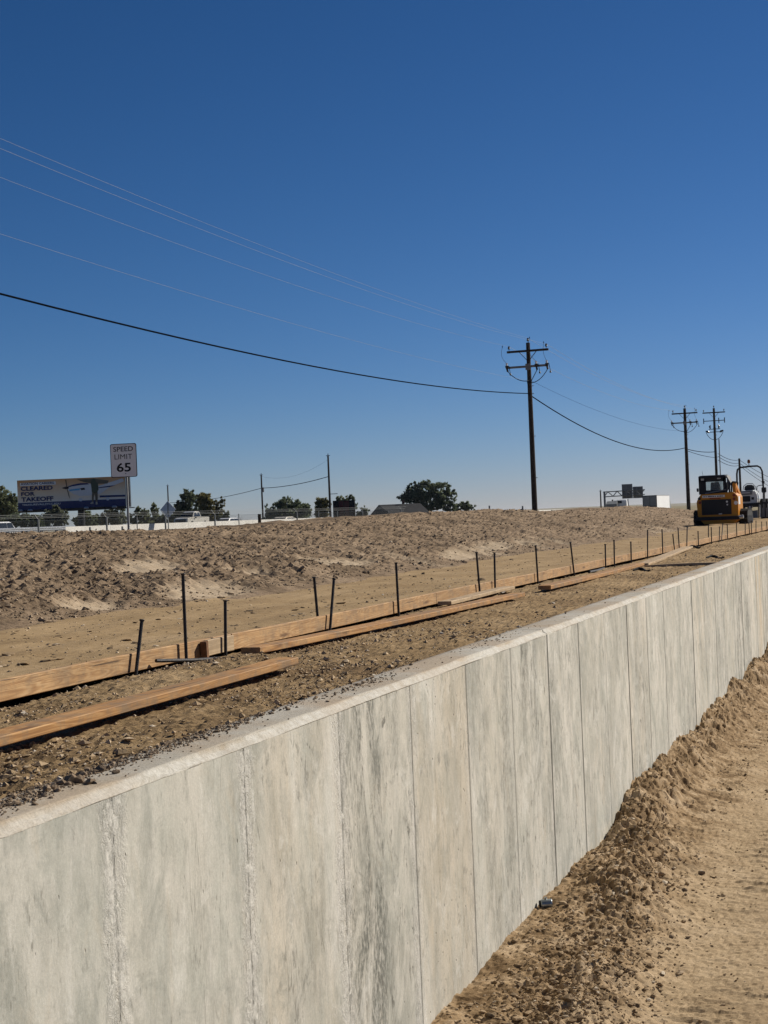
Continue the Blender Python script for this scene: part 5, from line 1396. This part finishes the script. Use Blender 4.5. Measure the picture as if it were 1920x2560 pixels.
# ------------------------------------------------------------------ white tractor with roll bar behind it
zt_ = 76.0; K2 = zt_ / FPX
q = P(1876, 1303, zt_)
tr_ = tag(empty('compact_tractor', (q.x, q.y, .05), math.radians(0)), 'white compact tractor with tall black roll bar and amber beacon at the right edge', 'tractor')
M_tw = plain('tractor_white', (.66, .66, .63), .35, 0, .04, 3); M_tg = plain('tractor_grey', (.16, .165, .17), .45)
def B(mb, name, m, par=None, **kw): return mb.build(name, m, par or tr_, **kw)
B(MB().prism([(-.46, .80), (-.47, 1.26), (-.38, 1.42), (.24, 1.44), (.36, 1.30), (.42, .95), (.36, .78)], -.2, 1.1), 'hood', M_tw, bevel=.05)
B(MB().prism([(-.40, 1.20), (-.36, 1.395), (.18, 1.41), (.16, 1.22)], -.235, -.198), 'hood_panel', M_tg)
B(MB().box2((-.36, -.245, 1.30), (.06, -.236, 1.335)), 'name_strip', M_wlabel)
B(MB().box2((-.40, -.235, .88), (.06, -.195, 1.16)), 'grille', M_blk2, bevel=.02)
B(MB().box2((.12, -.235, .97), (.24, -.19, 1.09)), 'headlight', M_blk2)
B(MB().box2((-.45, -.22, .60), (.42, 1.4, .80)), 'frame', M_blk2)
rops = [(-.68, .9, .9), (-.66, .9, 2.28), (-.62, .9, 2.5), (-.5, .9, 2.6), (0, .9, 2.64), (.36, .9, 2.64), (.5, .9, 2.56), (.58, .9, 2.38), (.62, .9, 1.0)]
B(MB().tube(rops, .045, 10), 'roll_bar', M_blk2)
for xx in (-.67, .61):
    B(MB().box((xx, .9, 1.82), (.13, .13, .12)), 'roll_bar_hinge', M_blk2)
bc_ = B(MB().cyl((-.05, .9, 2.66), (-.05, .9, 2.8), .02, n=6), 'beacon_stem', M_blk2)
B(MB().tube([(-.05, .9, 2.8), (-.05, .9, 2.84), (-.05, .9, 2.95), (-.05, .9, 2.98)], [.06, .075, .065, .04], 10), 'beacon', plain('beacon_amber', (.20, .07, .02), .3))
B(MB().prism([(-.30, 1.42), (-.34, 1.56), (-.22, 1.72), (.10, 1.72), (.20, 1.58), (.18, 1.42)], .8, .98), 'seat_back', M_blk2, bevel=.04)
B(MB().tube([(-.40, .95, 1.45), (-.36, .95, 1.66), (-.2, .95, 1.78), (.08, .95, 1.78), (.22, .95, 1.62), (.25, .95, 1.45)], .018, 8), 'seat_rail', M_tg)
B(MB().tube([(.30, .7, 1.42), (.32, .7, 1.62), (.42, .7, 1.66), (.62, .8, 1.68)], .02, 6), 'grab_bar', M_blk2)
B(MB().box2((.54, .55, 1.30), (.76, .85, 1.56)), 'control_box', M_blk2, bevel=.02)
B(MB().bar((.62, .7, .5), (.64, .7, 1.3), .11, .11), 'box_post', M_tg)
B(MB().box2((-.35, .8, .8), (.3, 1.6, 1.4)), 'operator_floor', M_blk2)
for s in (-1, 1):
    t = B(MB().cyl((s * .40, 1.3, .48), (s * .78, 1.3, .48), .5, n=24), 'wheel', M_tyre, bevel=.02)
    for i in range(18):
        a_ = 2 * math.pi * i / 18
        MB().box((s * .59, 1.3 + .5 * math.cos(a_), .48 + .5 * math.sin(a_)), (.36, .05, .06), Matrix.Rotation(a_ + math.pi / 2, 3, 'X')).build('tread', M_tyre, t)
    MB().cyl((s * .76, 1.3, .48), (s * .80, 1.3, .48), .25, n=16).build('rim', M_tw, t)
B(MB().bar((-.12, -.5, .02), (-.34, .1, .78), .10, .07), 'strut', M_blk2)
B(MB().bar((.06, -.5, .02), (-.10, .1, .62), .06, .06), 'strut', M_tg)
B(MB().box2((-.02, -.25, .56), (.16, -.22, .66)), 'lamp', M_alu)
B(MB().prism([(.08, .06), (.08, .42), (.42, .45), (.42, .06)], -.45, -.40), 'blade', M_tg)
for xx in (.12, .46, .60, .78):
    B(MB().bar((xx, -.48, .05), (xx, -.46, .78), .05, .05), 'blade_post', M_blk2)
B(MB().bar((.10, -.48, .76), (.95, -.48, .80), .10, .08), 'blade_beam', M_blk2)
B(MB().box2((.50, -.46, .08), (.56, -.42, .7)), 'blade_rib', M_alu)
B(MB().box2((.62, -.46, .1), (.92, -.42, .55)), 'blade_panel', M_tg)

# ------------------------------------------------------------------ the air between here and the skyline
_hz = MB().box2((-9400, -650, -2.2), (9400, 12300, 16)).build('haze', None)
_m = bpy.data.materials.new('thin_air'); _m.use_nodes = True
_t = _m.node_tree; _t.nodes.remove(_t.nodes['Principled BSDF'])
_pv = _t.nodes.new('ShaderNodeVolumePrincipled'); _pv.inputs['Density'].default_value = 3.5e-5; _pv.inputs['Color'].default_value = (.78, .88, 1.0, 1); _pv.inputs['Anisotropy'].default_value = .2
_t.links.new(_pv.outputs[0], _t.nodes['Material Output'].inputs['Volume'])
_hz.data.materials.append(_m)
tag(_hz, kind='stuff')
